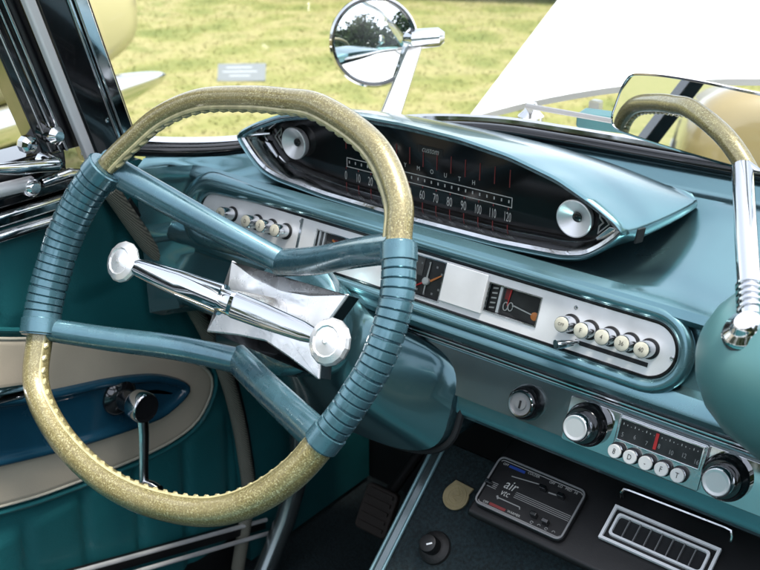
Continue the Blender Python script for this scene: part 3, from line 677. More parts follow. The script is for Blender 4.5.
# ================================================================== speedometer pod
def build_pod():
    p = thing('speedometer_pod', 'wide teal speedometer pod with black glass face standing on the dashboard top', 'speedometer', (-.353, .30, .95))
    xc = -.353
    half = [(0, .0480), (.07, .0460), (.13, .0395), (.185, .0270), (.225, .0105), (.250, -.0030), (.2595, -.0120), (.253, -.0215), (.238, -.0370), (.220, -.0505), (.195, -.0570), (.12, -.0625), (0, -.0645)]
    face = half + [(-x, y) for x, y in reversed(half[1:-1])]
    face = [(p.x, p.y) for p in resample(roundpoly(face, .010, 4), 260, True)]
    FP = Frame((xc, .24, 1.0), (1, 0, 0), (0, 0, 1), (0, -1, 0))      # z to the viewer
    def ring(poly, dz): return [FP(x, y, dz) for x, y in poly]
    def warp(t):       # t 0 front .. 1 rear ridge
        out = []; k = math.sin(t * math.pi / 2)
        for x, y in face:
            th = math.atan2((y + .010) / .056, x / .26); c, sn = math.cos(th), math.sin(th)
            ex_ = .276 * math.copysign(abs(c) ** .62, c); ey_ = -.003 - .014 * (ex_ / .276) ** 2 + .0150 * math.copysign(abs(sn) ** .7, sn) + .004 * (1 - (ex_ / .29) ** 2)
            kb = t ** 1.9 if y < -.010 else t ** 1.25
            yb = y + (ey_ - y) * kb
            ws = min(1, t / .22); ws = ws * ws * (3 - 2 * ws) * min(1, (abs(x) / .25) ** 5)
            ys = -.0165 + (.0300 * (1 - t) + .0140 * t) * math.copysign(abs(sn) ** .55, sn)
            out.append((x + (ex_ - x) * k, yb + (ys - yb) * ws))
        return out
    rings = []
    inner = offset(face, .0045)
    rings.append(ring(offset(face, .0052), -.012)); rings.append(ring(offset(face, .0042), .0005)); rings.append(ring(offset(face, .0022), .0030)); rings.append(ring(face, .0012))
    for t in (.06, .15, .28, .42, .56, .70, .82, .92, .98, 1.0):
        sh = warp(t)
        if t == 1.0: sh = [(x * .975, -.003 + (y + .003) * .45) for x, y in sh]
        rings.append([FP(x, y,   .0012 - .132 * t) for x, y in sh])
    sh_ = MB().loft(rings, caps=False); sh_.f.append(tuple(range((len(rings) - 1) * len(face), len(rings) * len(face)))); sh_.build('pod_shell', M['teal'], p, angle=50)
    # chrome liner stepping in to the glass
    DEP = -.030
    g_out = offset(face, .0052); g_mid = offset(face, .0085); 
    # the glass opening is narrower on the left and right: hexagon drawn in
    hx = [(x * .86, y * .86 + .001) for x, y in face]
    MB().loft([ring(g_out, -.0010), ring(g_mid, -.0030), ring([(x * .965, y * .925) for x, y in face], -.0095), ring([(x * .962, y * .905) for x, y in face], -.0125), ring([(x * .955, y * .89) for x, y in face], -.0165), ring([(x * .950, y * .875) for x, y in face], -.021), ring([(x * .945, y * .865) for x, y in face], DEP + .0010), ring([(x * .94, y * .855) for x, y in face], DEP)], caps=False).build('face_liner', M['chrome_worn'], p, angle=20)
    MB().tube(ring([(x * .968, y * .93) for x, y in face], -.0075), .0017, 8, closed=True).build('liner_bead', M['piping'], p)
    MB().prism(FP, [(x * .95, y * .875) for x, y in face], DEP - .004, DEP).build('dial_glass', M['glass_face'], p)
    # facet bars at the pointed left end
    for a, b in (((-.250, -.011), (-.2315, -.0105)), ((.250, -.011), (.2315, -.0105))):
        MB().tube([FP(a[0], a[1], -.006), FP(b[0], b[1], DEP + .001)], .0022, 8).build('facet_bar', M['chrome'], p)
    for sx in (-1, 1):
        for u, v in (((.240, -.004), (.214, .013)), ((.240, -.020), (.222, -.040))):
            MB().prism(Frame(FP(0, 0, 0), FP.x, FP.y, FP.z), [(sx * u[0], u[1]), (sx * v[0], v[1]), (sx * (v[0] - .006), v[1] * .9), (sx * (u[0] - .010), u[1] - .001)], DEP + .0005, DEP + .004).build('facet', M['chrome_worn'], p, bevel=.001)
    # dial markings, 0.6 mm off the glass
    GF = Frame((0, .24 - DEP, 1.33), (1, 0, 0), (0, 0, 1), (0, -1, 0)); K = 1.0 + (-DEP) / .82
    def gp(x, s): return (.27 + (x - .27) * K, (s - .33) * K)
    def gtext(txt, x, s, size, name, sx=.8, m='print', shear=0.0):
        a, b = gp(x, s); return text_mesh(txt, GF, a, b, size, M[m], name, p, sx=sx, shear=shear)
    x0, x1 = -.4344, -.2170
    st, sb = -.0046, -.0158
    mk = MB()
    A = gp(x0, st); B = gp(x1, sb)
    lw = .0009
    mk.box(GF, A[0], B[0], A[1] - lw, A[1], .0004, .0007); mk.box(GF, A[0], B[0], B[1], B[1] + lw, .0004, .0007)
    mk.box(GF, A[0], A[0] + lw, B[1] + lw, A[1] - lw, .0004, .0007); mk.box(GF, B[0] - lw, B[0], B[1] + lw, A[1] - lw, .0004, .0007)
    n = 12
    for i in range(0, 25):
        x = x0 + .004 + (x1 - x0 - .008) * i / 24
        a = gp(x, -.0118 if i % 2 else -.0105)[1]; xx = gp(x, 0)[0]
        mk.box(GF, xx - .0007, xx + .0007, gp(x, -.0080)[1] - .0032, gp(x, -.0080)[1], .0004, .0007)
    mk.build('speed_scale', M['print'], p)
    for i, v in enumerate(range(0, 121, 10)):
        x = -.4358 + (-.2218 + .4358) * i / 12
        gtext(str(v), x, -.0265, .0150, 'n', sx=.42 if v >= 100 else .5).build('speed_numeral', M['print'], p)
    for i in range(13):
        x = -.4358 + (-.2218 + .4358) * i / 12; a = gp(x, 0)[0] + .0006
        for s0, s1, up_ in ((-.0475, -.0345, 0), (-.0035, .0235, .009), (-.0185, -.0160, 0)):
            MB().box(GF, a - .0005, a + .0005, gp(x, s0)[1] + up_, gp(x, s1)[1], .0003, .0006).build('red_line', M['red_dim'], p)
    for i, ch in enumerate('PLYMOUTH'):
        x = -.3343 + (i - 3) * .0176
        gtext(ch, x, .0032 - .0003 * i, .0072, 'l', sx=.8).build('name_letter', M['print'], p)
    b = MB(); ba, bb = gp(-.3355, .0285), gp(-.3035, .0205); b.box(GF, ba[0], bb[0], bb[1], ba[1], .0002, .0004); b.build('script_patch', M['black'], p)
    gtext('custom', -.3195, .0246, .0098, 's', sx=.78, shear=.3).build('script', M['print'], p)
    # two dished warning lamps with a dark centre and a chevron beside each
    for x, s, dirn in ((-.5105, -.0005, -1), (-.1449, -.0072, 1)):
        kx, kz = gp(x, s); kx += (.27 - x) * .0035
        f = Frame(GF(kx, kz, .001), GF.x, GF.y, GF.z)
        dsh = MB().lathe(f, [(.0180, 0), (.0196, .0065), (.0194, .0085), (.0182, .0090), (.0115, .0045), (.0052, .0012), (.0050, .0006)], 44).build('lamp_dish', M['dish'], p)
        MB().lathe(f, [(.0048, .0010), (.0046, .0030), (.0030, .0037), (.001, .0037)], 20).build('lamp_centre', M['black_gloss'], dsh)
        cxv = gp(x + dirn * .0345, s)[0]; cz = kz
        ch = MB().tube([GF(cxv - dirn * .0115, cz + .0125, .001), GF(cxv, cz, .001), GF(cxv - dirn * .0115, cz - .0125, .001), GF(cxv - dirn * .0105, cz - .0045, .001), GF(cxv - dirn * .0065, cz, .001), GF(cxv - dirn * .0105, cz + .0045, .001)], .0010, 6, closed=True)
        ch.build('chevron', M['print'], p)
    # small slot at the right end of the shell
    MB().box(Frame(FP(.268, -.016, -.012), (.5, .86, .1), (.1, .1, 1), (.86, -.5, 0)), -.004, .004, -.007, .007, -.001, .0015).build('shell_slot', M['deep'], p)
build_pod()

# ================================================================== steering wheel
def build_wheel():
    o = Vector((-.422, 0, .917))
    F = Frame(o, (1, 0, 0), (0, .5, .866), (0, -.866, .5))
    w = thing('steering_wheel', 'squared-off steering wheel with gold glitter rim, ribbed teal grips and chrome horn bar', 'steering wheel', o)
    outer = [(-.022, .212), (-.089, .198), (-.139, .171), (-.172, .138), (-.205, .105), (-.232, .06), (-.2425, .01), (-.243, -.039), (-.2385, -.08), (-.227, -.111), (-.198, -.165), (-.139, -.201), (-.06, -.220), (.017, -.219), (.095, -.2), (.147, -.17), (.188, -.125), (.217, -.071), (.230, -.035), (.240, .008), (.238, .061), (.219, .114), (.202, .15), (.156, .192), (.081, .217), (.03, .217)]
    cl = []
    for x, y in outer:
        L = math.hypot(x, y); a_ = abs(math.degrees(math.atan2(y, x)))
        ins = .0135 + (.0095 * max(0, min(1, (a_ - 140) / 18)) if a_ > 90 else .0025 * max(0, min(1, (34 - a_) / 8)))
        cl.append((x * (L - ins) / L, y * (L - ins) / L))
    cp = resample(cr_spline([(x, y, 0) for x, y in cl], 10, True), 400, True)
    ang = [math.degrees(math.atan2(p.y, p.x)) for p in cp]
    def section(a0, a1):
        ids = [(((a - a0) % 360), i) for i, a in enumerate(ang) if (a - a0) % 360 <= (a1 - a0) % 360]
        ids.sort(); return [cp[i] for _, i in ids]
    aR1, aR0 = 27.5, -24.0; aL0, aL1 = 153.0, 207.5
    def rimpath(sec): return [F(p.x, p.y, 0) for p in sec]
    top = section(aR1 - 1, aL0 + 1); bot = section(aL1 - 1, aR0 + 1)
    MB().tube(rimpath(top), .0118, 20, up=F.z).build('upper_rim', M['gold'], w, angle=80)
    MB().tube(rimpath(bot), .0140, 20, up=F.z).build('lower_rim', M['gold'], w, angle=80)
    for sec, nm in ((top, 'rim_lacing'), (bot, 'rim_lacing')):
        # sewn seam along the inside of the sleeve: small overlapping stitches
        pts = resample(sec, 36); lc = MB()
        for i in range(1, len(pts) - 1):
            t = (pts[i + 1] - pts[i - 1]).normalized(); nrm = -Vector((pts[i].x, pts[i].y, 0)).normalized()
            c = pts[i] + nrm * .0118
            a, b = c - t * .0052, c + t * .0035 + nrm * .0022
            lc.tube([F(a.x, a.y, -.002), F(c.x + nrm.x * .001, c.y + nrm.y * .001, .001), F(b.x, b.y, .003)], [.0020, .0034, .0014], 7)
        lc.build(nm, M['piping_gold'], w)
        MB().tube([F(p.x - p.x / p.length * .0112, p.y - p.y / p.length * .0112, .0035) for p in resample(sec, 90)], .0030, 8).build('sleeve_welt', M['piping_gold'] if 'piping_gold' in M else M['gold'], w)
    for a0, a1, gr in ((aL0, aL1, .0205), (aR0, aR1, .0152)):
        sec = resample(section(a0, a1), 190); n = len(sec); rs = []
        for i in range(n):
            t = i / (n - 1) * 100; s = t / 100
            if s < .085 or s > .915: r = gr * 1.08 - .002 * (abs(s - .5) > .492)
            else:
                ph = ((s - .085) / .83 * 19) % 1.0; r = gr if ph > .16 else gr - .0019
            rs.append(r)
        MB().tube(rimpath(sec), rs, 22, up=F.z).build('ribbed_grip', M['wheel_teal'], w, angle=35)
    def spoke(pts, hw, ht, name):
        P = resample(cr_spline(pts, 8), 24); rings = []
        for i, q in enumerate(P):
            a = P[max(0, i - 1)]; b = P[min(len(P) - 1, i + 1)]; T = (b - a).normalized(); t = i / (len(P) - 1)
            up_ = Vector((0, 1, 0)); u = (up_ - T * up_.dot(T)).normalized(); nn = T.cross(u)
            a_, b_ = hw(t), ht(t); r = []
            for k in range(20):
                an = 2 * math.pi * k / 20; c, s = math.cos(an), math.sin(an)
                r.append(q + u * a_ * math.copysign(abs(c) ** 1.15, c) + nn * b_ * math.copysign(abs(s) ** 1.15, s))
            rings.append([F(v.x, v.y, v.z) for v in r])
        return MB().loft(rings).build(name, M['wheel_teal'], w, angle=40)
    spoke([(-.203, .094, 0), (-.135, .080, -.036), (-.068, .066, -.072), (.006, .053, -.110)], lambda t: .0165 - .0035 * t, lambda t: .010, 'spoke')
    spoke([(.205, .099, 0), (.137, .084, -.036), (.068, .067, -.074), (-.006, .053, -.110)], lambda t: .0145 + .001 * t, lambda t: .013, 'spoke')
    spoke([(-.208, -.098, 0), (-.138, -.084, -.031), (-.066, -.068, -.062), (.006, -.058, -.092)], lambda t: .0128 + .001 * t, lambda t: .011, 'spoke')
    spoke([(.196, -.080, 0), (.132, -.074, -.030), (.064, -.067, -.061), (-.006, -.058, -.092)], lambda t: .0165, lambda t: .012, 'spoke')
    MB().lathe(Frame(F(0, 0, 0), F.x, F.y, F.z), [(.045, -.134), (.058, -.136), (.066, -.143), (.066, -.158), (.060, -.172)], 48).build('hub', M['wheel_teal'], w)
    bow = roundpoly([(-.084, .038), (-.040, .028), (0, .0255), (.040, .031), (.086, .045), (.068, .000), (.084, -.049), (.038, -.039), (0, -.0325), (-.040, -.038), (-.087, -.048), (-.074, -.004)][::-1], .003, 3)
    bh = MB().loft([[F(x, y, -.1212) for x, y in bow], [F(x, y, -.1196) for x, y in bow], [F(x, y, -.1182) for x, y in offset(bow, .0016)]]).build('bow_tie_plate', M['foil'], w, angle=30)
    MB().loft([[F(x, y, -.142) for x, y in offset(bow, .0016)], [F(x, y, -.1213) for x, y in offset(bow, .0016)]]).build('plate_side', M['black_metal'], bh, angle=30)
    # horn bar on its post, a medallion at each end
    rings = []
    for x, a, b in [(-.150, .0060, .0050), (-.130, .0085, .0055), (-.122, .0105, .006), (-.06, .0140, .0075), (.004, .0160, .008), (.006, .0125, .0105), (.022, .0125, .0105), (.024, .0135, .007), (.06, .0125, .007), (.115, .0095, .006), (.128, .0075, .0055), (.150, .0055, .005)]:
        r = []
        for k in range(24):
            an = 2 * math.pi * k / 24; c, s = math.cos(an), math.sin(an)
            r.append(F(x, a * math.copysign(abs(c) ** .45, c), -.030 + b * math.copysign(abs(s) ** .9, s)))
        rings.append(r)
    hb = MB().loft(rings).build('horn_bar', M['chrome'], w, angle=40)
    MB().lathe(Frame(F(0, 0, 0), F.x, F.y, F.z), [(.017, -.1180), (.016, -.108), (.013, -.06), (.011, -.036)], 24).build('horn_post', M['foil'], hb)
    for sx in (-1, 1):
        f = Frame(F(sx * .149, 0, -.030), F.x, F.y, F.z)
        MB().lathe(f, [(.010, -.006), (.019, -.004), (.0225, .000), (.0228, .003), (.0208, .006), (.0150, .0086), (.0135, .0076), (.0035, .0095), (.002, .0102)], 14).build('medallion', M['foil'], hb, angle=14)
    return F
WF = build_wheel()

# ================================================================== radio
def build_radio():
    r = thing('car_radio', 'chrome push-button car radio with two round knobs, low on the dashboard', 'radio', LF(-.014, -.026, 0))
    f = Frame(LF(0, 0, .0018), LF.x, LF.y, LF.z)
    MB().prism(f, roundpoly([(-.1112, -.0035), (-.1112, -.0490), (.0880, -.0490), (.0860, -.0035)], .003, 3), 0, .003).build('face_plate', M['chrome'], r, bevel=.0008)
    o = [(-.0575, -.0475), (.0295, -.0475), (.0295, -.0030), (-.0575, -.0030)]
    MB().prism(f, roundpoly(o, .003, 3), .002, .0075).build('dial_housing', M['chrome_worn'], r, bevel=.0012)
    wo = [(-.0555, -.0280), (.0270, -.0280), (.0270, -.0052), (-.0555, -.0052)]
    wi = [(-.0535, -.0262), (.0250, -.0262), (.0250, -.0070), (-.0535, -.0070)]
    ring_frame(f, wo, wi, .0070, .0100).build('dial_bezel', M['chrome'], r, bevel=.0006)
    d = MB().box(f, -.0535, .0250, -.0262, -.0070, .0072, .0080).build('dial', M['dark_dial'], r)
    for i, t in enumerate(('5', '6', '7', '8', '10', '12', '16')):
        x = -.050 + .072 * i / 6
        text_mesh(t, f, x, -.0215 + .0016 * (i % 2), .0062, M['print_dim'], 'n', d, sx=.75, z=.0083).build('dial_number', M['print_dim'], d)
    mk = MB()
    for i in range(20): mk.box(f, -.0515 + i * .0038, -.0508 + i * .0038, -.0120, -.0100 - .0008 * (i % 3), .0081, .0084)
    mk.build('dial_scale', M['print'], d)
    MB().box(f, -.0190, -.0160, -.0240, -.0085, .0084, .0092).build('needle', M['red'], d)
    for i, t in enumerate('8D-FT'):
        x = -.0512 + .0155 * i; y = -.0375
        g = Frame(f(x, y, .0075), f.x, f.y, f.z)
        MB().lathe(g, [(.0078, 0), (.0078, .0005), (.0070, .0008)], 28).build('button_socket', M['black'], r)
        b = MB().lathe(g, [(.0062, .0004), (.0062, .0065), (.0057, .0075)], 28).build('radio_button', M['chrome'], r)
        MB().lathe(g, [(.0066, .0064), (.0066, .0078), (.0060, .0084)], 28).build('button_cap', M['white_button'], b)
        text_mesh(t, g, 0, 0, .0075, M['black'], 'l', b, sx=.8, z=.0087).build('button_letter', M['black'], b)
    for x, y in ((-.0865, -.0245), (.0500, -.0250)):
        g = Frame(f(x, y, .003), f.x, f.y, f.z)
        kb = MB().lathe(g, [(.0215, 0), (.0215, .006), (.0195, .0085), (.0185, .016), (.0170, .0175)], 40).build('knob', M['black_gloss'], r)
        sk = []
        for k in range(2):
            for i in range(72): pass
        MB().lathe(g, [(.0130, .016), (.0138, .0185), (.0134, .0305), (.0122, .0320)], 40, caps=False).build('knob_ring', M['chrome'], kb)
        MB().lathe(g, [(.0122, .0318), (.0114, .0323), (.0006, .0302)], 40).build('knob_face', M['knob_face'], kb)
build_radio()

# ================================================================== black heater unit under the dash
AF = tilted(.2, .66, 60)
def build_heater():
    h = thing('heater_unit', 'black under-dash heater unit with control panel and long air outlet', 'heater', (-.02, .28, .62))
    fr = Frame((-.2185, 0, 0), (0, 1, 0), (0, 0, 1), (1, 0, 0))
    MB().prism(fr, [(.300, .738), (.285, .735), (.275, .6995), (.1835, .6470), (.1825, .6415), (.187, .637), (.30, .605), (.40, .600), (.40, .738)], 0, .60).build('housing', M['black'], h, bevel=.006, seg=3)
    # control panel
    cpoly = roundpoly([(-.2150, -.0130), (-.1045, -.0130), (-.1045, .0520), (-.2150, .0520)], .010, 6)
    MB().loft([[AF(x, y, -.020) for x, y in cpoly], [AF(x, y, .0030) for x, y in cpoly], [AF(x, y, .0045) for x, y in offset(cpoly, .0015)], [AF(x, y, .0045) for x, y in offset(cpoly, .0032)], [AF(x, y, .0025) for x, y in offset(cpoly, .0040)]]).build('control_panel', M['black'], h, angle=30)
    ring_frame(AF, offset(cpoly, .0008), offset(cpoly, .0030), .0035, .0055).build('panel_rim', M['satin_dark'], h, bevel=.0005)
    lines = MB()
    def pl(pts, wd=.0005):
        for (a, b), (c, d) in zip(pts, pts[1:]):
            v = Vector((c - a, d - b)); q = Vector((-v.y, v.x)).normalized() * wd
            lines.add([AF(a - q.x, b - q.y, .0030), AF(c - q.x, d - q.y, .0030), AF(c + q.x, d + q.y, .0030), AF(a + q.x, b + q.y, .0030)], [(0, 1, 2, 3)])
    up = roundpoly([(-.2105, .0185), (-.2105, .0475), (-.1090, .0475), (-.1090, .0185)], .004, 4); pl(up[6:-6])
    lo = roundpoly([(-.2105, .0115), (-.2105, -.0085), (-.1090, -.0085), (-.1090, .0115)][::-1], .004, 4); pl(lo[6:-6])
    for k in range(4): pl([(-.2105, .0185 - k * .0021), (-.1990, .0185 - k * .0021)], .00035); pl([(-.176, .0185 - k * .0021), (-.1090, .0185 - k * .0021)], .00035)
    pl([(-.1905, .0335), (-.158, .0375)], .0006); pl([(-.1440, .0330), (-.1320, .0340)], .0008); pl([(-.1930, .0045), (-.1640, .0045), (-.1625, .0020)], .0006)
    pl([(-.1935, .0062), (-.1905, .0030)], .0011)
    lines.build('printed_lines', M['print_dim'], h)
    MB().box(AF, -.1990, -.1790, .0420, .0452, .0028, .0032).build('cold_bar', M['blue_print'], h)
    MB().box(AF, -.1965, -.1765, -.0072, -.0040, .0028, .0032).build('warm_bar', M['red_dim'], h)
    for t, x, y, s in (('OFF', -.2035, .0436, .0040), ('COLDER', -.1685, .0450, .0040), ('OFF', -.1455, .0448, .0042), ('LO', -.1355, .0448, .0042), ('MED', -.1255, .0450, .0042), ('HI', -.1165, .0448, .0042), ('OFF', -.2012, -.0060, .0040), ('WARMER', -.1660, -.0052, .0040)):
        q = text_mesh(t, AF, x, y, s, M['print'], 't', h, sx=.95, z=.0032); q.build('lettering', M['print'], h)
    q = text_mesh('air', AF, -.1850, .0225, .0165, M['print'], 't', h, sx=.9, z=.0034, shear=.2); q.build('script', M['print'], h)
    q = text_mesh('vtc', AF, -.1865, .0120, .0110, M['print'], 't', h, sx=.8, z=.0034, shear=.2); q.build('script', M['print'], h)
    ic = MB()
    for i in range(4):
        x = -.1435 + i * .0088; ic.tube([AF(x + .0016 * math.cos(t), -.0055 + .0014 * math.sin(t), .0032) for t in np.linspace(0, 6.28, 10)][:-1 - (i % 2) * 3], .0004, 5)
    ic.build('vent_symbols', M['print_dim'], h)
    for x, y in ((-.1500, .0338), (-.1280, .0335), (-.1440, .0020), (-.1290, .0000), (-.2085, .0150)):
        MB().box(AF, x - .004, x + .004, y - .0025, y + .0025, .002, .011).build('slide_knob', M['black_gloss'], h, bevel=.001)
    # air outlet: two bright frames, vanes behind
    VF = AF
    y0, y1, x0, x1 = .0101, .0497, -.0724, .0403
    rc = lambda d: [(x0 + d, y0 + d), (x1 - d, y0 + d), (x1 - d, y1 - d), (x0 + d, y1 - d)]
    v = thing_part('air_outlet', h)
    MB().prism(VF, rc(0), -.020, .0006).build('outlet_box', M['black'], v)
    ring_frame(VF, rc(-.0004), rc(.0026), .0, .0045).build('outer_trim', M['white_trim'], v)
    ri = lambda d: roundpoly(rc(d), .004, 3)
    ring_frame(VF, ri(.0068), ri(.0092), .0004, .0050).build('inner_trim', M['white_trim'], v)
    MB().prism(VF, rc(.0090), .0004, .0008).build('outlet_depth', M['deep'], v)
    for i in range(1, 8):
        x = x0 + .009 + (x1 - x0 - .018) * i / 8
        MB().box(VF, x - .0005, x + .0005, y0 + .0092, y1 - .0092, .0008, .0042).build('vane', M['satin_dark'], v)
    # bright pull strip under the dash lip
    MB().tube([AF(-.0725, .0625, -.002), AF(-.0735, .0655, .003), AF(-.0715, .0690, .006), AF(-.066, .0697, .006), AF(.036, .0717, .006), AF(.0420, .0710, .006), AF(.0440, .0670, .003), AF(.0440, .0635, -.002)], .0021, 8).build('pull_strip', M['chrome_worn'], h)
build_heater()

# ================================================================== mirrors
def build_rear_mirror():
    m = thing('rear_view_mirror', 'rear-view mirror on a chrome stalk, rising from the dashboard pod', 'mirror', (.0725, .095, 1.01))
    Mo = Vector((.0055, .248, 1.0942)); n = Vector((-.3387, -.9305, .1392)).normalized()
    ex = Vector((-.9397, .342, 0)).normalized(); ey = n.cross(ex).normalized(); ey = ey if ey.z < 0 else -ey    # ey points down
    f = Frame(Mo, ex, ey, n)
    out = spl2([(.1632, .0150), (.1618, .0225), (.157, .0275), (.149, .0295), (.1345, .0300), (.0958, .0300), (.0482, .0289), (.0097, .0275), (-.030, .0245), (-.046, .022), (-.0535, .012), (-.0560, -.012), (-.0530, -.031), (-.046, -.0375), (-.030, -.0390), (.0036, -.0382), (.0241, -.0374), (.0676, -.0360), (.11, -.033), (.1384, -.0290), (.1485, -.0258), (.1540, -.0200), (.1583, -.0100), (.1616, .0062)], 5)
    MB().loft([[f(x, y, -.020) for x, y in offset(out, .012)], [f(x, y, -.014) for x, y in offset(out, .003)], [f(x, y, -.004) for x, y in out], [f(x, y, .0012) for x, y in offset(out, .0004)], [f(x, y, .0018) for x, y in offset(out, .0020)], [f(x, y, .0004) for x, y in offset(out, .0026)]]).build('housing', M['chrome'], m, angle=40)
    MB().prism(f, offset(out, .0022), .0004, .0009).build('mirror_glass', M['mirror'], m)
    # stalk
    st = [(.0735, .098, 1.005), (.0555, .1350, 1.0205), (.0377, .1715, 1.036), (.002, .245, 1.069)]
    MB().tube(resample(cr_spline(st, 6), 24), [.0088] * 24, 20).build('stalk', M['chrome'], m)
    for k in range(5):
        q = Vector((.0735, .098, 1.005)).lerp(Vector((.002, .245, 1.069)), .05 + k * .035); dz = Vector((-.0715, .147, .064)).normalized(); dx = Vector((0, 0, 1)).cross(dz).normalized(); dy = dz.cross(dx)
        MB().lathe(Frame(q, dx, dy, dz), [(.0085, -.0016), (.0104, -.0009), (.0104, .0009), (.0085, .0016)], 24).build('stalk_ring', M['chrome'], m)
    b = Frame((.0745, .093, .9985), Vector((.95, .25, .2)).normalized(), Vector((-.1, .8, .55)).normalized(), Vector((-.12, -.52, .84)).normalized())
    MB().lathe(b, [(.0185, -.003), (.0185, .002), (.0165, .0050), (.0125, .0070), (.0105, .0105), (.0080, .0130)], 36).build('base_flange', M['chrome'], m)
build_rear_mirror()

def build_wing_mirror():
    m = thing('wing_mirror', 'round chrome wing mirror standing outside beyond the speedometer', 'mirror', (-.74, .72, .74))
    c = Vector((-.705, .622, 1.034))
    nrm = Vector((.74, -.66, .125)).normalized()
    ex = Vector((0, 0, 1)).cross(nrm).normalized(); ey = nrm.cross(ex)
    f = Frame(c, ex, ey, nrm)
    MB().lathe(f, [(.020, -.060), (.045, -.050), (.062, -.030), (.0685, -.008), (.0690, .004), (.0660, .0075), (.0625, .006), (.0610, .0025)], 56).build('mirror_shell', M['chrome'], m)
    MB().lathe(f, [(.0614, .0005)] + [(.0612 * c_, .0030 + .0050 * (1 - c_ * c_)) for c_ in (1, .9, .8, .7, .6, .5, .4, .3, .2, .1, .01)], 56).build('mirror_glass', M['mirror'], m, angle=60)
    MB().lathe(f, [(.0665, .0060), (.0650, .0092), (.0625, .0080), (.0610, .0040)], 56, caps=False).build('mirror_rim', M['black_gloss'], m)
    rv = Vector((.78, .62, 0)); up = Vector((0, 0, 1))
    MB().tube([c - nrm * .045, c - nrm * .06 + rv * .03, c + rv * .066 + up * .004, c + rv * .100 + up * .007, c + rv * .108 + up * .007], [.020, .019, .0155, .0145, .008], 16).build('mirror_arm', M['chrome'], m)
    a = c + rv * .064 - up * .002; b = c + rv * .028 - up * .105; e = c - rv * .02 - up * .26
    fw = rv.cross(up).normalized(); rr = []
    for q, w_, d_ in ((a, .012, .010), (b, .017, .014), (e, .030, .026)):
        rr.append([q + rv * w_ * sx + fw * d_ * sy for sx, sy in ((-1, -1), (-.4, -1.25), (.4, -1.25), (1, -1), (1, 1), (-1, 1))])
    MB().loft(rr).build('mirror_stem', M['chrome'], m, bevel=.003, seg=2)
    for k in (-.35, .35):
        MB().tube([a - fw * .0135 + rv * .012 * k, b - fw * .0185 + rv * .017 * k], .0016, 6).build('stem_rib', M['chrome_worn'], m)
    MB().lathe(Frame(a - fw * .012, rv, up, -fw), [(.010, -.004), (.010, .004), (.006, .008)], 6).build('clamp_screw', M['chrome_worn'], m, angle=20)
build_wing_mirror()

# ================================================================== footwell
def build_footwell():
    # sloping carpeted board beside the heater, with a bright edge strip
    X = -.319
    b = MB(); b.loft([[(x, y, z) for y, z in ((.275, .650), (.085, .478), (-.02, .383), (-.02, .36), (.29, .64))] for x in (X, .5)])
    o = b.build('toe_board', M['carpet'], car)
    dv = Vector((0, .19, .172)).normalized()
    for k, (nm, mm, r) in enumerate((('strip_edge', 'satin_teal', .0022), ('strip_edge', 'satin_teal', .0022))):
        MB().tube([Vector((X - .004 + .014 * k, .29, .667)), Vector((X - .004 + .014 * k, -.02, .386))], r, 8).build(nm, M[mm], o)
    MB().loft([[(X - .004, .29, .665), (X + .010, .29, .665)], [(X - .004, -.02, .384), (X + .010, -.02, .384)]], close=False).build('strip_web', M['teal_low'], o)
M['satin_teal'] = mat('teal_edge_metal', (0.20, 0.33, 0.35), metal=0.5, rough=0.35)
build_footwell()
TF = Frame((0, .085, .478), (1, 0, 0), (0, .7413, .6711), (0, -.6711, .7413))

def small_things():
    import math as _m
    # tan round tag
    t = thing('tan_tag', 'round tan card tag hanging in the dark footwell left of the heater panel', 'tag', TF(-.30, .11, 0))
    ph = TAGC; r = .0235
    r = .0165
    poly = [(r * math.cos(R(a)), r * math.sin(R(a))) for a in range(150, 391, 10)] + [(r * 1.04, r * 1.0), (-r * .55, r * 1.08)]
    f = Frame(TF(*ph, .004), TF.x, TF.y, TF.z)
    MB().prism(f, poly, 0, .003).build('card', M['tan'], t, bevel=.0008)
    for q in (.55, .82): MB().tube([f(r * q * math.cos(R(a)), r * q * math.sin(R(a)), .003) for a in range(0, 360, 15)], .0007, 6, closed=True).build('embossed_ring', M['tan_dark'], t)
    MB().tube([f(-.002, r * .62, .003), f(.004, r * .2, .003), f(-.004, -.002, .003), f(.003, -r * .3, .003)], .0008, 6).build('embossed_mark', M['tan_dark'], t)
    k = thing('floor_knob', 'black rubber floor knob with a bright nick in the footwell', 'knob', TF(*KNOBC, 0))
    g = Frame(TF(*KNOBC, 0), TF.x, TF.y, TF.z)
    MB().lathe(g, [(.020, 0), (.019, .004), (.015, .007), (.011, .008)], 36).build('base', M['rubber'], k)
    MB().lathe(g, [(.0105, .008), (.0112, .020), (.0100, .0235), (.009, .0240)], 32).build('stem_cap', M['black'], k)
    MB().box(Frame(g(0.003, 0, .0240), Vector(g.x) * .8 + Vector(g.y) * .6, Vector(g.y) * .8 - Vector(g.x) * .6, g.z), -.0035, .0035, -.0009, .0009, 0, .0006).build('bright_nick', M['satin'], k)
    p = thing('brake_pedal', 'worn brown rubber brake pedal in the dark footwell under the steering wheel', 'pedal', (-.46, .34, .42))
    pf = Frame((-.463, .335, .440), (1, 0, 0), (0, .5, .866), (0, -.866, .5))
    MB().prism(pf, rrect(-.028, .028, -.034, .034, .008), 0, .012).build('pad', M['brown'], p, bevel=.003)
    rb = MB()
    for i in range(5): rb.box(pf, -.022, .022, -.026 + i * .0125, -.021 + i * .0125, .012, .0145)
    rb.build('pad_ribs', M['brown'], p)
    MB().tube([pf(0, .01, -.001), (-.463, .45, .50), (-.463, .52, .68)], .009, 10).build('arm', M['black'], p)
M['tan_dark'] = mat('tan_emboss', (0.33, 0.26, 0.13), rough=0.6)
TAGC = (-.2645, .2005); KNOBC = (-.262, .137)
small_things()

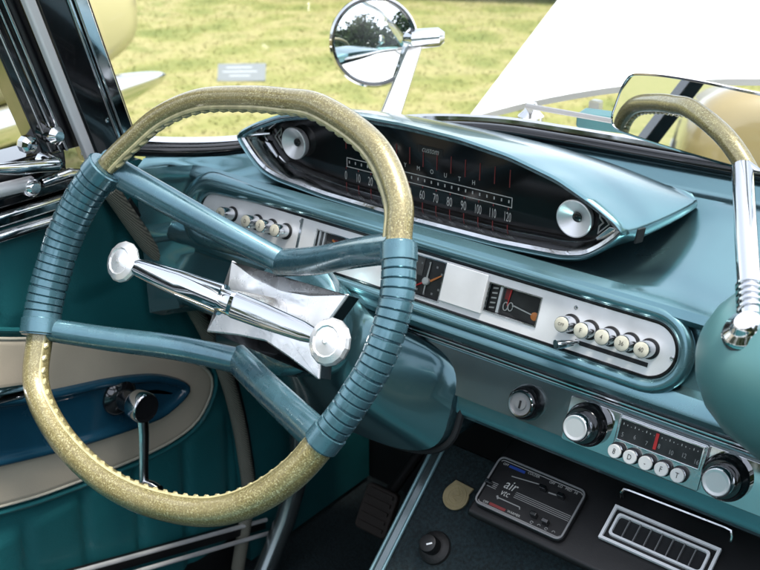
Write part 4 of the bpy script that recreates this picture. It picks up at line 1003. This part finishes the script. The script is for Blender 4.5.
# ================================================================== other cars, placard
def parked_car(name, label, x_end, yc, paint, dirx=-1, heading=None, group='cars parked on the grass', end_detail=True, lamps=True):
    """A saloon lying along its own x axis; its tail at local 0, nose at -4.6."""
    c = thing(name, label, 'car', (0, 0, 0), group)
    if heading is None: f = Frame((x_end, yc, 0), (1, 0, 0), (0, 1, 0), (0, 0, 1))
    else: f = heading
    prof = [(.00, .10), (.00, .10)]
    def sec(x, hw, z0, z1, p=3.2):
        out = []
        for i in range(32):
            a = 2 * math.pi * i / 32; cc, s = math.cos(a), math.sin(a)
            out.append(f(x, hw * math.copysign(abs(cc) ** (2 / p), cc), (z0 + z1) / 2 + (z1 - z0) / 2 * math.copysign(abs(s) ** (2 / p), s)))
        return out
    rings = [sec(.0, .76, .52, .84), sec(-.02, .84, .46, .90), sec(-.10, .90, .42, .95), sec(-.35, .93, .34, .97), sec(-1.2, .93, .26, .95), sec(-3.2, .93, .26, .95), sec(-4.2, .89, .32, .90), sec(-4.55, .80, .40, .82), sec(-4.62, .70, .48, .74)]
    MB().loft(rings).build('body', paint, c, angle=60)
    g = [[f(x, y, z) for x, y, z in ((a, -w, .93), (a, w, .93))] for a, w in ((0, 0),)]
    cab = MB(); cab.loft([[f(-.95, -.78, .92), f(-.95, .78, .92), f(-3.05, .78, .92), f(-3.05, -.78, .92)], [f(-1.5, -.62, 1.42), f(-1.5, .62, 1.42), f(-2.5, .62, 1.42), f(-2.5, -.62, 1.42)]])
    cab.build('windows', M['sidewindow'], c, bevel=.03)
    MB().loft([[f(-1.44, -.64, 1.40), f(-1.44, .64, 1.40), f(-2.56, .64, 1.40), f(-2.56, -.64, 1.40)], [f(-1.60, -.55, 1.46), f(-1.60, .55, 1.46), f(-2.40, .55, 1.46), f(-2.40, -.55, 1.46)]]).build('roof', paint, c, bevel=.03)
    for x in (-.95, -3.65):
        for sy in (-1, 1):
            wf = Frame(f(x, sy * .80, .32), f.x, f.z, f.y * sy)
            wh = MB().lathe(wf, [(.20, -.08), (.32, -.06), (.335, .02), (.335, .11), (.31, .135), (.20, .138)], 36).build('wheel', M['rubber'], c)
            MB().lathe(wf, [(.20, .134), (.19, .145), (.10, .150), (.02, .165)], 28).build('hub_cap', M['chrome'], wh)
    if end_detail:
        path = [f(-.42, -.965, .40), f(-.20, -.965, .40), f(-.02, -.90, .40), f(.05, -.74, .40), f(.07, 0, .40), f(.05, .70, .40), f(.045, .80, .40), f(.04, .90, .40)]
        pp = resample(cr_spline(path, 8), 60); n = len(pp)
        MB().tube(pp, [.006 + .048 * min(1, (min(i, n - 1 - i) / 9) ** .6) for i in range(n)], 18, flat=1.25).build('bumper', M['chrome'], c)
        for sy in (-1, 1) if lamps else ():
            MB().lathe(Frame(f(-.015, sy * .60, .69), f.y, f.z, f.x), [(.075, -.02), (.075, .02), (.06, .035), (.02, .045)], 24).build('tail_lamp', M['red'], c)
    return c
CAR_A = Frame((-2.90, 1.20, 0), (.985, .174, 0), (-.174, .985, 0), (0, 0, 1))
parked_car('parked_car', 'pale yellow car with chrome bumper on the grass outside the driver window', 0, 0, M['yellow_paint'], heading=CAR_A, lamps=False)
CAR_B = Frame((-2.63, -2.30, 0), (.87, .493, 0), (-.493, .87, 0), (0, 0, 1.27))
parked_car('parked_car', 'tall cream car on the grass seen only as a reflection in the rear-view mirror', 0, 0, M['cream_paint'], heading=CAR_B, lamps=False)
u = Vector((1.3, .62, 0)).normalized()
CAR_C = Frame((-2.75, 8.55, 0), u, Vector((-u.y, u.x, 0)), (0, 0, 1))
parked_car('parked_car', 'dark car at the far edge of the lawn above the pod and bonnet', 0, 0, M['navy_paint'], heading=CAR_C)

def placard():
    t = thing('lawn_placard', 'small pale blue placard with faint writing standing on the lawn', 'sign', (-4.02, 3.48, 0))
    f = Frame((-3.98, 3.44, .045), Vector((.80, .60, .02)).normalized(), Vector((-.35, .47, .81)).normalized(), Vector((.5, -.65, .57)).normalized())
    MB().box(f, -.140, .140, -.055, .055, -.004, .004).build('board', M['placard'], t, bevel=.002)
    q = MB()
    for i, (a, b) in enumerate(((-.09, .06), (-.11, .09), (-.07, .05))):
        q.box(f, a, b, .028 - i * .026, .033 - i * .026, .004, .0046)
    q.build('faint_lines', M['faint'], t)
    MB().tube([f(0, -.03, -.006), (-4.02, 3.52, .0)], .008, 8).build('stake', M['black'], t)
M['faint'] = mat('faint_print', (0.55, 0.60, 0.66), rough=0.6)
placard()
